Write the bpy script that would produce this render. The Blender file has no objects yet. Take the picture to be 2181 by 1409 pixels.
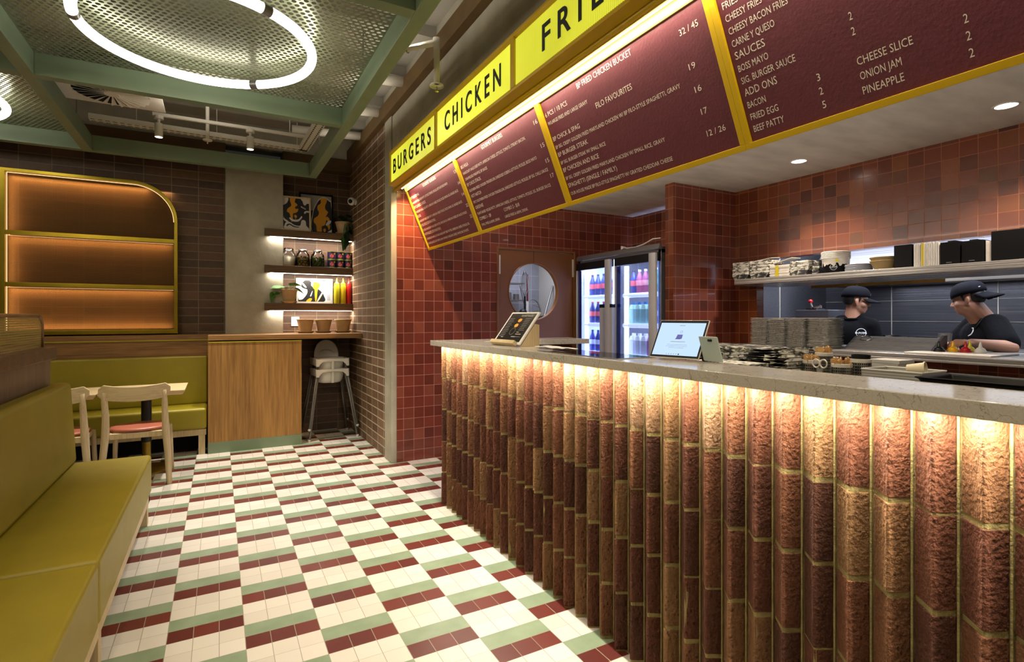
import bpy, math, random
from mathutils import Vector as V, Matrix, Euler
from math import sin, cos, pi
random.seed(7)
R = random.uniform
SC = bpy.context.scene
COL = SC.collection

# ---------------------------------------------------------------- materials
def hx(h, k=1.0):
    h = h.lstrip('#'); o = []
    for i in (0, 2, 4):
        c = int(h[i:i+2], 16) / 255
        o.append((c / 12.92 if c <= .04045 else ((c + .055) / 1.055) ** 2.4) * k)
    return (*o, 1)

class NT:
    def __init__(s, name):
        s.m = bpy.data.materials.new(name); s.m.use_nodes = True
        s.t = s.m.node_tree; s.t.nodes.clear()
        s.out = s.t.nodes.new('ShaderNodeOutputMaterial')
    def n(s, typ, ins=None, **kw):
        nd = s.t.nodes.new('ShaderNode' + typ)
        for k, v in kw.items(): setattr(nd, k, v)
        for k, v in (ins or {}).items():
            if isinstance(v, tuple) and len(v) == 2 and hasattr(v[0], 'outputs'):
                s.t.links.new(v[0].outputs[v[1]], nd.inputs[k])
            elif hasattr(v, 'outputs'): s.t.links.new(v.outputs[0], nd.inputs[k])
            else: nd.inputs[k].default_value = v
        return nd
    def math(s, op, a, b=0.0, c=None):
        ins = {0: a, 1: b}
        if c is not None: ins[2] = c
        return s.n('Math', ins, operation=op)
    def mix(s, f, a, b, bt='MIX'):
        nd = s.t.nodes.new('ShaderNodeMix'); nd.data_type = 'RGBA'; nd.blend_type = bt
        for k, v in ((0, f), (6, a), (7, b)):
            if isinstance(v, tuple) and len(v) == 2: s.t.links.new(v[0].outputs[v[1]], nd.inputs[k])
            elif hasattr(v, 'outputs'): s.t.links.new(v.outputs[2 if v.bl_idname == 'ShaderNodeMix' else 0], nd.inputs[k])
            else: nd.inputs[k].default_value = v
        return nd
    def ramp(s, fac, stops, interp='LINEAR'):
        nd = s.n('ValToRGB', {0: fac}); cr = nd.color_ramp; cr.interpolation = interp
        while len(cr.elements) < len(stops): cr.elements.new(.5)
        for e, (p, c) in zip(cr.elements, stops): e.position = p; e.color = c
        return nd
    def coord(s, scale=None, kind='Object'):
        tc = s.n('TexCoord')
        if scale is None: return (tc, kind)
        return s.n('Mapping', {'Vector': (tc, kind), 'Scale': scale})
    def done(s, color, rough=.5, metal=0, bump=None, bstr=.3, bdist=.01, **kw):
        p = s.n('BsdfPrincipled', {'Roughness': rough, 'Metallic': metal, **kw})
        if hasattr(color, 'outputs'):
            s.t.links.new(color.outputs[2 if color.bl_idname == 'ShaderNodeMix' else 0], p.inputs['Base Color'])
        else: p.inputs['Base Color'].default_value = color
        if bump is not None:
            b = s.n('Bump', {'Height': bump, 'Strength': bstr, 'Distance': bdist}); s.t.links.new(b.outputs[0], p.inputs['Normal'])
        s.t.links.new(p.outputs[0], s.out.inputs[0]); s.p = p
        return s.m

def mat(name, col, rough=.5, metal=0, var=0, vs=8, bump=0, bs=60, emit=0, ecol=None, st=(1, 1, 1), **kw):
    t = NT(name); c = hx(col) if isinstance(col, str) else col; base = c; bn = None
    if var:
        nz = t.n('TexNoise', {'Vector': t.coord(tuple(x * vs for x in st)), 'Scale': 1.0, 'Detail': 4.0})
        base = t.ramp(nz, [(.3, (*[x * (1 - var) for x in c[:3]], 1)), (.7, (*[min(1, x * (1 + var)) for x in c[:3]], 1))])
    if bump: bn = t.n('TexNoise', {'Vector': t.coord(), 'Scale': bs, 'Detail': 3.0})
    if emit: kw.update({'Emission Color': hx(ecol or col), 'Emission Strength': emit})
    return t.done(base, rough, metal, bn, bump, **kw)

def emis(name, col, s):
    t = NT(name); e = t.n('Emission', {0: hx(col), 1: s}); t.t.links.new(e.outputs[0], t.out.inputs[0]); return t.m

def tile_mat(name, axes, w, h, stops, grout, m=.004, rough=.25, bstr=.35, off=0.0, wob=0.0, shift=(0, 0), vein=.12, coat=0.0):
    t = NT(name); sp = t.n('SeparateXYZ', {0: t.coord()})
    a = t.math('ADD', (sp, 'XYZ'.index(axes[0])), shift[0]); b = t.math('ADD', (sp, 'XYZ'.index(axes[1])), shift[1])
    vec = t.n('CombineXYZ', {0: a, 1: b})
    br = t.n('TexBrick', {'Vector': vec, 'Color1': (0, 0, 0, 1), 'Color2': (1, 1, 1, 1), 'Mortar': (0, 0, 0, 1), 'Scale': 1.0, 'Mortar Size': m,
                          'Mortar Smooth': .2, 'Bias': 0.0, 'Brick Width': w, 'Row Height': h}, offset=off, squash=1.0)
    col = t.ramp((br, 'Color'), stops)
    nz = t.n('TexNoise', {'Vector': t.coord(), 'Scale': 22.0, 'Detail': 5.0})
    col2 = t.mix(vein, col, nz, 'OVERLAY')
    fin = t.mix((br, 'Fac'), col2, hx(grout))
    nz2 = t.n('TexNoise', {'Vector': t.coord(), 'Scale': 14.0, 'Detail': 2.0})
    hgt = t.math('ADD', t.math('MULTIPLY', (br, 'Fac'), -1.0), t.math('ADD', t.math('MULTIPLY', nz2, wob), t.math('MULTIPLY', (br, 'Color'), wob * .6)))
    rg = t.math('ADD', t.math('MULTIPLY', (br, 'Fac'), .5), rough)
    return t.done(fin, rg, 0, hgt, bstr, .004, **({'Coat Weight': coat} if coat else {}))

def wood_mat(name, c1, c2, axis=2, scale=14, rough=.45):
    t = NT(name); s = [scale * 6.0] * 3; s[axis] = scale * .28
    n1 = t.n('TexNoise', {'Vector': t.coord(tuple(s)), 'Scale': 1.0, 'Detail': 6.0, 'Distortion': .4})
    s2 = [scale * .9] * 3; s2[axis] = scale * .09
    n2 = t.n('TexNoise', {'Vector': t.coord(tuple(s2)), 'Scale': 1.0, 'Detail': 2.0})
    f = t.math('ADD', t.math('MULTIPLY', n1, .6), t.math('MULTIPLY', n2, .4))
    return t.done(t.ramp(f, [(.36, hx(c1)), (.62, hx(c2))]), rough, 0, n1, .08)

def floor_mat():
    t = NT('checker_floor_tile'); sp = t.n('SeparateXYZ', {0: t.coord()})
    col = t.math('FLOOR', t.math('DIVIDE', (sp, 0), .3))
    par = t.math('FLOORED_MODULO', col, 2.0)                     # 1 on odd columns
    sh = t.math('MULTIPLY', t.math('SUBTRACT', 1.0, par), .2)
    v = t.math('FRACT', t.math('DIVIDE', t.math('ADD', (sp, 1), sh), .4))
    m_ = t.math('LESS_THAN', v, .25)
    g_ = t.math('MULTIPLY', t.math('GREATER_THAN', v, .25), t.math('LESS_THAN', v, .5))
    nz = t.n('TexNoise', {'Vector': t.coord(), 'Scale': 9.0, 'Detail': 4.0})
    cx = t.n('CombineXYZ', {0: t.math('FLOOR', t.math('MULTIPLY', (sp, 0), 10.0)), 1: t.math('FLOOR', t.math('MULTIPLY', (sp, 1), 10.0))})
    wn = t.n('TexWhiteNoise', {0: cx})
    white = t.ramp(wn, [(0, hx('#cdc6ba')), (1, hx('#d9d3c8'))])
    green = t.ramp(nz, [(.3, hx('#7b8d72')), (.7, hx('#8c9c82'))])
    mar = t.ramp(wn, [(0, hx('#57201b')), (1, hx('#6a2b22'))])
    c = t.mix(g_, t.mix(m_, white, mar), green)
    def line(ax, wd):
        f = t.math('FRACT', t.math('MULTIPLY', (sp, ax), 10.0))
        return t.math('GREATER_THAN', t.math('ABSOLUTE', t.math('SUBTRACT', f, .5)), .5 - wd)
    lx = line(0, .014); ly = line(1, .010)
    lx2 = t.math('MULTIPLY', lx, t.math('SUBTRACT', 1.0, t.math('MULTIPLY', g_, .75)))
    gr = t.math('MAXIMUM', lx2, t.math('MULTIPLY', ly, .8))
    c2 = t.mix(gr, c, hx('#97907f'))
    rg = t.math('ADD', t.math('MULTIPLY', nz, .18), .32)
    return t.done(c2, rg, 0, t.math('MULTIPLY', gr, -1.0), .25, .002)

def brick_relief_mat():
    t = NT('counter_brick'); at = t.n('Attribute', attribute_name='tone')
    col = t.ramp((at, 'Fac'), [(0, hx('#4a2c20')), (.25, hx('#5f3828')), (.5, hx('#6e4630')), (.7, hx('#7f5f3e')), (.85, hx('#93755a')), (1, hx('#ab947e'))])  # palest stops serve the top row, LED wash put into its colour
    n1 = t.n('TexNoise', {'Vector': t.coord((60, 60, 22)), 'Scale': 1.0, 'Detail': 6.0})
    n2 = t.n('TexNoise', {'Vector': t.coord(), 'Scale': 95.0, 'Detail': 3.0})
    vo = t.n('TexVoronoi', {'Vector': t.coord((1, 1, .55)), 'Scale': 62.0, 'Randomness': 1.0})
    pit = t.math('MULTIPLY', t.math('LESS_THAN', (vo, 'Distance'), .21), t.math('GREATER_THAN', n1, .5))
    c2 = t.mix(.35, col, n1, 'OVERLAY'); c3 = t.mix(t.math('MULTIPLY', pit, .65), c2, hx('#2a160e'))
    h = t.math('SUBTRACT', t.math('ADD', t.math('MULTIPLY', n2, .9), t.math('MULTIPLY', n1, .9)), t.math('MULTIPLY', pit, 1.1))
    return t.done(c3, .8, 0, h, 1.0, .011, **{'Specular IOR Level': .25})

def newsprint_mat(name, sc=14, thr=.5):
    t = NT(name)
    n1 = t.n('TexNoise', {'Vector': t.coord((sc, sc, sc * 2.2)), 'Scale': 1.0, 'Detail': 5.0, 'Distortion': 1.5})
    n2 = t.n('TexNoise', {'Vector': t.coord((30, 30, 420)), 'Scale': 1.0, 'Detail': 2.0})
    f = t.math('ADD', t.math('MULTIPLY', n1, .72), t.math('MULTIPLY', n2, .28))
    return t.done(t.ramp(f, [(thr - .06, hx('#15161a')), (thr - .01, hx('#4a4a44')), (thr + .05, hx('#b9b6a6')), (thr + .12, hx('#e8e6dd'))]), .7, 0, n2, .3)

def steel_mat(name, col='#a9abb0', rough=.28, axis=1, str_=.1, met=.72):
    t = NT(name); s = [90.0] * 3; s[axis] = 1.2
    nz = t.n('TexNoise', {'Vector': t.coord(tuple(s)), 'Scale': 1.0, 'Detail': 2.0})
    rg = t.math('ADD', t.math('MULTIPLY', nz, .18), rough - .08)
    return t.done(t.ramp(nz, [(.3, hx(col, .82)), (.7, hx(col))]), rg, met, nz, str_)

def cane_mat():
    t = NT('woven_cane'); sp = t.n('SeparateXYZ', {0: t.coord()})
    a = t.math('SINE', t.math('MULTIPLY', (sp, 1), 2 * pi / .017)); b = t.math('SINE', t.math('MULTIPLY', (sp, 2), 2 * pi / .013))
    hole = t.math('GREATER_THAN', t.math('MULTIPLY', t.math('ADD', a, 1.0), t.math('ADD', b, 1.0)), 1.9)
    p = t.n('BsdfPrincipled', {'Base Color': hx('#9c8638'), 'Roughness': .5}); tr = t.n('BsdfTransparent')
    mx = t.n('MixShader', {0: hole, 1: p, 2: tr}); t.t.links.new(mx.outputs[0], t.out.inputs[0]); return t.m

def glass_mat(name, tint='#ffffff', gloss=.12, rough=.03):
    t = NT(name); tr = t.n('BsdfTransparent', {0: hx(tint)}); g = t.n('BsdfGlossy', {'Roughness': rough})
    fr = t.n('Fresnel', {0: 1.45}); f = t.math('MULTIPLY', fr, gloss * 8)
    mx = t.n('MixShader', {0: f, 1: tr, 2: g}); t.t.links.new(mx.outputs[0], t.out.inputs[0]); return t.m

def gauze_mat():
    t = NT('bronze_mesh_screen'); sp = t.n('SeparateXYZ', {0: t.coord()})
    a = t.math('SINE', t.math('MULTIPLY', (sp, 0), 2 * pi / .006)); b = t.math('SINE', t.math('MULTIPLY', (sp, 2), 2 * pi / .006))
    ws = t.math('ADD', t.math('MULTIPLY', t.math('MAXIMUM', a, b), .12), .62)
    d1 = t.n('BsdfDiffuse', {0: hx('#866a48')}); d2 = t.n('BsdfTranslucent', {0: hx('#987850')}); p = t.n('MixShader', {0: .55, 1: d1, 2: d2}); tr = t.n('BsdfTransparent', {0: hx('#ffe6c8')})
    mx = t.n('MixShader', {0: ws, 1: tr, 2: p}); t.t.links.new(mx.outputs[0], t.out.inputs[0]); return t.m

def quartz_mat():
    t = NT('quartz_worktop')
    n1 = t.n('TexNoise', {'Vector': t.coord(), 'Scale': 7.0, 'Detail': 8.0, 'Distortion': 2.2})
    n2 = t.n('TexNoise', {'Vector': t.coord(), 'Scale': 160.0, 'Detail': 2.0})
    v = t.math('LESS_THAN', t.math('ABSOLUTE', t.math('SUBTRACT', n1, .5)), .006)
    base = t.ramp(n2, [(.3, hx('#bdb7ab')), (.7, hx('#ccc7bd'))])
    sp = t.math('GREATER_THAN', n2, .70)
    c = t.mix(t.math('MULTIPLY', v, .55), t.mix(t.math('MULTIPLY', sp, .5), base, hx('#6e6452')), hx('#6c604a'))
    return t.done(c, .14, 0)

def perf_steel_mat(name, pitch=.011):
    t = NT(name); sp = t.n('SeparateXYZ', {0: t.coord()})
    ang = t.math('MULTIPLY', t.math('ARCTAN2', (sp, 1), (sp, 0)), .055)
    def fr(x): return t.math('ABSOLUTE', t.math('SUBTRACT', t.math('FRACT', t.math('DIVIDE', x, pitch)), .5))
    hole = t.math('MULTIPLY', t.math('LESS_THAN', fr(ang), .27), t.math('LESS_THAN', fr((sp, 2)), .27))
    return t.done(t.mix(hole, hx('#a9a79f'), hx('#0c0c0c')), .3, t.math('SUBTRACT', 1.0, hole), None)

M = {}
M['floor'] = floor_mat()
REDS = [(0, hx('#5a2c22')), (.2, hx('#713629')), (.45, hx('#7c3c2c')), (.7, hx('#6a3226')), (.85, hx('#864834')), (1, hx('#693b2e'))]
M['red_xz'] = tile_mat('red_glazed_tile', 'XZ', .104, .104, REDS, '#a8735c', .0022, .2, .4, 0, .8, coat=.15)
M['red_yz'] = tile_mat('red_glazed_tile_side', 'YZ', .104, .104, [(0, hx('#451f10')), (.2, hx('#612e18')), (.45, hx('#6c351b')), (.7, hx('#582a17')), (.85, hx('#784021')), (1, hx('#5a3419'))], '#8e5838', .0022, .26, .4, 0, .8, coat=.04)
BR = [(0, hx('#5e4632')), (.4, hx('#694e38')), (.7, hx('#72563f')), (1, hx('#7b5f48'))]
M['brick_xz'] = tile_mat('wall_brick', 'XZ', .252, .0885, [(0, hx('#3f2a1c')), (.4, hx('#4b3222')), (.7, hx('#573b28')), (1, hx('#5f4430'))], '#746b55', .0045, .6, .5, 0, .5, vein=.35)
M['brick_yz'] = tile_mat('wall_brick_side', 'YZ', .235, .0885, BR, '#b0a78c', .006, .6, .5, 0, .5, vein=.35)
M['white_tile'] = tile_mat('white_kitchen_tile', 'XZ', .2, .2, [(0, hx('#9a9ca3')), (1, hx('#a9abb2'))], '#c9cad0', .003, .2, .2)
M['plaster'] = mat('grey_plaster', '#a09a88', .85, var=.13, vs=5, bump=.12, bs=30)
M['soffit'] = mat('cement_soffit', '#cfccc4', .8, var=.16, vs=2.2, st=(1, 3, 1), bump=.06, bs=25)
M['ceil'] = mat('painted_ceiling', '#8d877b', .85, var=.06, vs=3)
M['dark'] = mat('dark_void', '#0d0c0b', .9)
M['brown'] = mat('brown_beam', '#503a14', .6, var=.2, vs=6)
M['green'] = mat('sage_green_paint', '#74866c', .45, var=.06, vs=5)
M['green_perf'] = mat('green_perforated_steel', '#858f74', .3, .45)
M['tube'] = emis('ring_tube_glow', '#fff6e4', 9)
M['grey'] = mat('grey_metal', '#7c7a78', .4, .6)
M['white_pl'] = mat('white_plastic', '#d9d7d0', .4)
M['white_pt'] = mat('white_paint_metal', '#cfcabc', .5)
M['olive'] = mat('olive_vinyl', '#8e7e16', .42, var=.06, vs=6, bump=.06, bs=220)
M['olive2'] = mat('olive_vinyl_bright', '#96881a', .42, var=.06, vs=6, bump=.06, bs=220)
M['oak_v'] = wood_mat('oak_veneer_upright', '#7e5829', '#ab7f42', 2, 10)
M['oak_x'] = wood_mat('oak_veneer_long', '#6e4c24', '#997040', 0, 12)
M['oak_y'] = wood_mat('oak_veneer_depth', '#6b4a24', '#8f6a3a', 1, 12)
M['oak_dark'] = wood_mat('dark_oak_veneer', '#66503a', '#80674a', 2, 10)
M['walnut'] = wood_mat('brown_shelf_wood', '#453018', '#6b4c2a', 0, 12)
M['ash'] = wood_mat('pale_ash_wood', '#b7a178', '#d0bb92', 2, 16, .5)
M['ash_x'] = wood_mat('pale_ash_table', '#b6a077', '#cfba90', 0, 12, .45)
M['coral'] = mat('coral_leather', '#a55c47', .38, bump=.05, bs=150)
M['black'] = mat('black_metal', '#131313', .45)
M['blackpl'] = mat('black_plastic', '#0d0d0f', .45, **{'Specular IOR Level': .3})
M['brass'] = mat('aged_brass', '#9a7d2e', .33, .9, var=.2, vs=6)
M['brassY'] = mat('brass_frame', '#a08a28', .3, .9, var=.15, vs=4)
M['yellow'] = mat('yellow_powdercoat', '#c4a200', .42)
M['yelstripe'] = mat('yellow_trim_strip', '#a89a1c', .5)
M['maroon'] = mat('maroon_menu_board', '#591f2e', .5, var=.08, vs=30, bump=.12, bs=90)
M['text'] = mat('cream_lettering', '#d9cfc4', .6)
M['blacktext'] = mat('black_lettering', '#060606', .6)
M['cbrick'] = brick_relief_mat()
M['mortar'] = mat('yellow_mortar', '#918454', .85, var=.25, vs=30, bump=.5, bs=150)
M['quartz'] = quartz_mat()
M['steel'] = steel_mat('brushed_steel', '#aeaca8', .28, 1, .1, .7)
M['steelx'] = steel_mat('brushed_steel_panel', '#62646c', .30, 1, .1, .5)
M['alu'] = mat('pressed_aluminium', '#d6d2ca', .34, .15)
M['chrome'] = mat('bright_chrome', '#c8cacc', .14, 1)
M['terra'] = mat('tan_plant_pot', '#b4956a', .7, var=.08, vs=12)
M['leaf'] = mat('green_leaf', '#3d6a2a', .45, var=.3, vs=25)
M['leafd'] = mat('dark_green_leaf', '#1c3216', .45, var=.3, vs=25)
M['soil'] = mat('dry_soil_moss', '#8f7f5c', .9, var=.4, vs=60)
M['door'] = mat('brown_door_laminate', '#7a4c28', .4)
M['cane'] = cane_mat()
M['gauze'] = gauze_mat()
M['glass'] = glass_mat('clear_glass')
M['glassd'] = glass_mat('fridge_glass', '#e9f0ff', .1)
M['ledw'] = emis('white_led_strip', '#fff3e2', 14)
M['leda'] = emis('amber_led_strip', '#ffca90', 2.2)
M['ledy'] = emis('warm_led_strip', '#ffe9ae', 10)
M['skin'] = mat('skin', '#a97c63', .5, var=.06, vs=20, **{'Subsurface Weight': .05})
M['hair'] = mat('black_hair', '#0d0b0b', .5)
M['navy'] = mat('black_cotton', '#07080c', .9, var=.2, vs=20, bump=.15, bs=60, **{'Specular IOR Level': .1})
M['capblk'] = mat('dark_navy_cap', '#0a0c14', .85, bump=.15, bs=200, **{'Specular IOR Level': .15})
M['whiteprint'] = mat('white_print', '#d5dbe2', .6)
M['paper'] = mat('white_paper', '#d8d6d0', .75)
M['news'] = newsprint_mat('printed_paper_black', 14, .52)
M['news2'] = newsprint_mat('printed_paper_pale', 18, .44)
M['card'] = mat('white_card', '#cfcac0', .7, var=.1, vs=30)
M['kraft'] = mat('kraft_card', '#9a8458', .75, var=.08, vs=12)
M['blackbox'] = mat('black_carton', '#08080a', .7, **{'Specular IOR Level': .15})
M['stick'] = mat('birch_cutlery', '#c39a64', .65, var=.15, vs=30)
M['perf'] = perf_steel_mat('perforated_holder_steel')
M['scr'] = emis('tablet_screen_glow', '#c2dcff', 1.15)

# ---------------------------------------------------------------- mesh builder
class MB:
    def __init__(s, off=(0, 0, 0)):
        s.v = []; s.f = []; s.m = []; s.t = []; s.o = V(off); s.T = None; s.tone = 0.0
    def add(s, vs, fs, mi=0):
        b = len(s.v)
        for p in vs:
            p = V(p)
            if s.T is not None: p = s.T @ p
            s.v.append(p - s.o)
        for f in fs: s.f.append([b + i for i in f]); s.m.append(mi); s.t.append(s.tone)
        return s
    def box(s, x0, x1, y0, y1, z0, z1, mi=0):
        x0, x1 = sorted((x0, x1)); y0, y1 = sorted((y0, y1)); z0, z1 = sorted((z0, z1))
        return s.add([(x, y, z) for z in (z0, z1) for x, y in ((x0, y0), (x1, y0), (x1, y1), (x0, y1))],
                     [(3, 2, 1, 0), (4, 5, 6, 7), (0, 1, 5, 4), (1, 2, 6, 5), (2, 3, 7, 6), (3, 0, 4, 7)], mi)
    def prism(s, poly, fn, a, b, mi=0, cap=True):
        n = len(poly)
        vs = [fn(u, v, a) for u, v in poly] + [fn(u, v, b) for u, v in poly]
        fs = [(i, (i + 1) % n, n + (i + 1) % n, n + i) for i in range(n)]
        if cap: fs += [tuple(range(n - 1, -1, -1)), tuple(range(n, 2 * n))]
        return s.add(vs, fs, mi)
    def sheet(s, poly, fn, mi=0): return s.add([fn(u, v) for u, v in poly], [tuple(range(len(poly)))], mi)
    def lathe(s, prof, c=(0, 0, 0), n=24, mi=0, ax='z', a0=0, a1=2 * pi):
        full = abs(a1 - a0 - 2 * pi) < 1e-6; k = n if full else n + 1; vs = []; fs = []
        for r, z in prof:
            for i in range(k):
                a = a0 + (a1 - a0) * i / n; p = (r * cos(a), r * sin(a), z)
                if ax == 'x': p = (p[2], p[0], p[1])
                elif ax == 'y': p = (p[1], p[2], p[0])
                vs.append((c[0] + p[0], c[1] + p[1], c[2] + p[2]))
        for j in range(len(prof) - 1):
            for i in range(n if full else k - 1):
                i2 = (i + 1) % k
                fs.append((j * k + i, j * k + i2, (j + 1) * k + i2, (j + 1) * k + i))
        return s.add(vs, fs, mi)
    def tube(s, pts, r, n=8, mi=0, closed=False, ell=None):
        pts = [V(p) for p in pts]; m = len(pts); vs = []; fs = []
        rs = r if isinstance(r, (list, tuple)) else [r] * m
        up = None
        for i, p in enumerate(pts):
            if closed: d = pts[(i + 1) % m] - pts[i - 1]
            else: d = pts[min(i + 1, m - 1)] - pts[max(i - 1, 0)]
            d.normalize()
            if up is None: up = V((0, 0, 1)) if abs(d.z) < .9 else V((1, 0, 0))
            a = d.cross(up)
            if a.length < 1e-5: a = d.cross(V((0, 1, 0)))
            a.normalize(); b = a.cross(d).normalized(); up = b
            for k in range(n):
                t = 2 * pi * k / n
                vs.append(p + a * (cos(t) * rs[i]) + b * (sin(t) * rs[i] * (ell or 1)))
        for i in range(m if closed else m - 1):
            j = (i + 1) % m
            for k in range(n): fs.append((i * n + k, i * n + (k + 1) % n, j * n + (k + 1) % n, j * n + k))
        if not closed: fs += [tuple(range(n - 1, -1, -1)), tuple(range((m - 1) * n, m * n))]
        return s.add(vs, fs, mi)
    def ball(s, c, r, n=12, rot=None, mi=0, lo=-pi / 2, hi=pi / 2):
        rx, ry, rz = (r, r, r) if not isinstance(r, (tuple, list)) else r
        q = rot.to_matrix() if rot is not None else Matrix.Identity(3); m = max(6, n // 2); vs = []; fs = []
        for j in range(m + 1):
            la = lo + (hi - lo) * j / m
            for i in range(n):
                a = 2 * pi * i / n
                vs.append(V(c) + q @ V((rx * cos(la) * cos(a), ry * cos(la) * sin(a), rz * sin(la))))
        for j in range(m):
            for i in range(n): fs.append((j * n + i, j * n + (i + 1) % n, (j + 1) * n + (i + 1) % n, (j + 1) * n + i))
        fs += [tuple(range(n - 1, -1, -1)), tuple(range(m * n, m * n + n))]
        return s.add(vs, fs, mi)
    def cap(s, p0, p1, r0, r1, n=14):
        p0 = V(p0); p1 = V(p1); d = p1 - p0; L = d.length; d = d / L if L > 1e-6 else V((0, 0, 1)); pts = []; rs = []
        for k in range(6):
            a = pi / 2 * k / 5.0; pts.append(p0 - d * (r0 * cos(a))); rs.append(max(r0 * sin(a), r0 * .05))
        for k in range(6):
            a = pi / 2 * k / 5.0; pts.append(p1 + d * (r1 * sin(a))); rs.append(max(r1 * cos(a), r1 * .05))
        return s.tube(pts, rs, n)
    def mesh(s, name):
        me = bpy.data.meshes.new(name); me.from_pydata([tuple(p) for p in s.v], [], s.f); me.update()
        me.polygons.foreach_set('material_index', s.m)
        return me
    def build(s, name, mats, parent=None, smooth=False, bevel=0, seg=2, solid=0, subs=0, tone=False, fixn=True, flat=False):
        import bmesh
        me = s.mesh(name)
        if fixn:
            bm = bmesh.new(); bm.from_mesh(me); bmesh.ops.recalc_face_normals(bm, faces=bm.faces); bm.to_mesh(me); bm.free()
        if tone:
            at = me.attributes.new('tone', 'FLOAT_COLOR', 'CORNER'); buf = []
            for pl in me.polygons: buf += [*((s.t[pl.index],) * 3), 1.0] * pl.loop_total
            at.data.foreach_set('color', buf)
        if smooth:
            me.polygons.foreach_set('use_smooth', [True] * len(me.polygons))
        for m in (mats if isinstance(mats, (list, tuple)) else [mats]): me.materials.append(M[m] if isinstance(m, str) else m)
        o = bpy.data.objects.new(name, me); COL.objects.link(o)
        if parent is not None: o.parent = parent
        if bevel:
            b = o.modifiers.new('bevel', 'BEVEL'); b.width = bevel; b.segments = seg; b.limit_method = 'ANGLE'; b.angle_limit = .6
            if not flat: me.polygons.foreach_set('use_smooth', [True] * len(me.polygons))
            w = o.modifiers.new('wn', 'WEIGHTED_NORMAL'); w.keep_sharp = False
        if solid: q = o.modifiers.new('solid', 'SOLIDIFY'); q.thickness = solid; q.offset = 0
        if subs: q = o.modifiers.new('sub', 'SUBSURF'); q.levels = subs; q.render_levels = subs
        return o

def thing(name, label, cat, loc=(0, 0, 0), rz=0, group=None, rot=None):
    o = bpy.data.objects.new(name, None); COL.objects.link(o); o.location = loc; o.empty_display_size = .05
    o.rotation_euler = rot if rot else (0, 0, rz)
    return tag(o, label, cat, group)
def tag(o, label, cat, group=None):
    o['label'] = label; o['category'] = cat
    if group: o['group'] = group
    return o
def struct(o): o['kind'] = 'structure'; return o
def kids(o): return [c for c in bpy.data.objects if c.parent == o]
def dup(o, loc=None, rz=None, label=None, group=None, rot=None):
    def rec(src, par):
        c = src.copy(); COL.objects.link(c)
        if par is not None: c.parent = par
        for ch in kids(src): rec(ch, c)
        return c
    r = rec(o, None)
    if loc is not None: r.location = loc
    if rz is not None: r.rotation_euler = (0, 0, rz)
    if rot is not None: r.rotation_euler = rot
    if label: r['label'] = label
    if group: r['group'] = group
    return r

# ---------------------------------------------------------------- lettering
_fc = {}
def glyphs(txt, bold=0.0, res=3, trk=1.0):
    k = (txt, bold, res, trk)
    if k in _fc: return _fc[k]
    cu = bpy.data.curves.new('t', 'FONT'); cu.body = txt; cu.size = 1; cu.offset = bold; cu.resolution_u = res; cu.space_character = trk
    ob = bpy.data.objects.new('t', cu); COL.objects.link(ob)
    dg = bpy.context.evaluated_depsgraph_get(); dg.update(); ev = ob.evaluated_get(dg); me = ev.to_mesh()
    r = ([tuple(v.co) for v in me.vertices], [tuple(p.vertices) for p in me.polygons])
    ev.to_mesh_clear(); bpy.data.objects.remove(ob); bpy.data.curves.remove(cu)
    _fc[k] = r; return r
_h = glyphs('H'); CAPH = max(v[1] for v in _h[0])
def put_text(mb, txt, u0, u1, v, cap, fn, bold=0.0, mi=0, res=3, trk=1.0):
    vs, fs = glyphs(txt, bold, res, trk)
    x0 = min(p[0] for p in vs); x1 = max(p[0] for p in vs); kx = (u1 - u0) / (x1 - x0); ky = cap / CAPH
    mb.add([fn(u0 + (p[0] - x0) * kx, v + p[1] * ky) for p in vs], fs, mi)

def area(name, loc, rot, size, power, col='#ffffff', sy=None, spread=pi):
    l = bpy.data.lights.new(name, 'AREA'); l.energy = power; l.color = hx(col)[:3]; l.size = size; l.spread = spread
    if sy: l.shape = 'RECTANGLE'; l.size_y = sy
    o = bpy.data.objects.new(name, l); COL.objects.link(o); o.location = loc; o.rotation_euler = rot; return o
def spot(name, loc, target, power, ang, col='#ffe9c8', blend=.5, r=.03):
    l = bpy.data.lights.new(name, 'SPOT'); l.energy = power; l.color = hx(col)[:3]; l.spot_size = ang; l.spot_blend = blend; l.shadow_soft_size = r
    o = bpy.data.objects.new(name, l); COL.objects.link(o); o.location = loc
    o.rotation_euler = (V(target) - V(loc)).to_track_quat('-Z', 'Y').to_euler(); return o

# ---------------------------------------------------------------- camera
cd = bpy.data.cameras.new('camera'); cam = bpy.data.objects.new('camera', cd); COL.objects.link(cam); SC.camera = cam
FPX, CY = 1139.92, 674.3
cd.sensor_fit = 'HORIZONTAL'; cd.sensor_width = 36; cd.lens = 36 * FPX / 2181
cam.location = (.1991, -3.7215, 1.4038); cam.rotation_euler = (pi / 2, 0, -.500944)
cd.shift_x = 0; cd.shift_y = -(704.5 - CY) / 2181; cd.clip_start = .02

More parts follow.
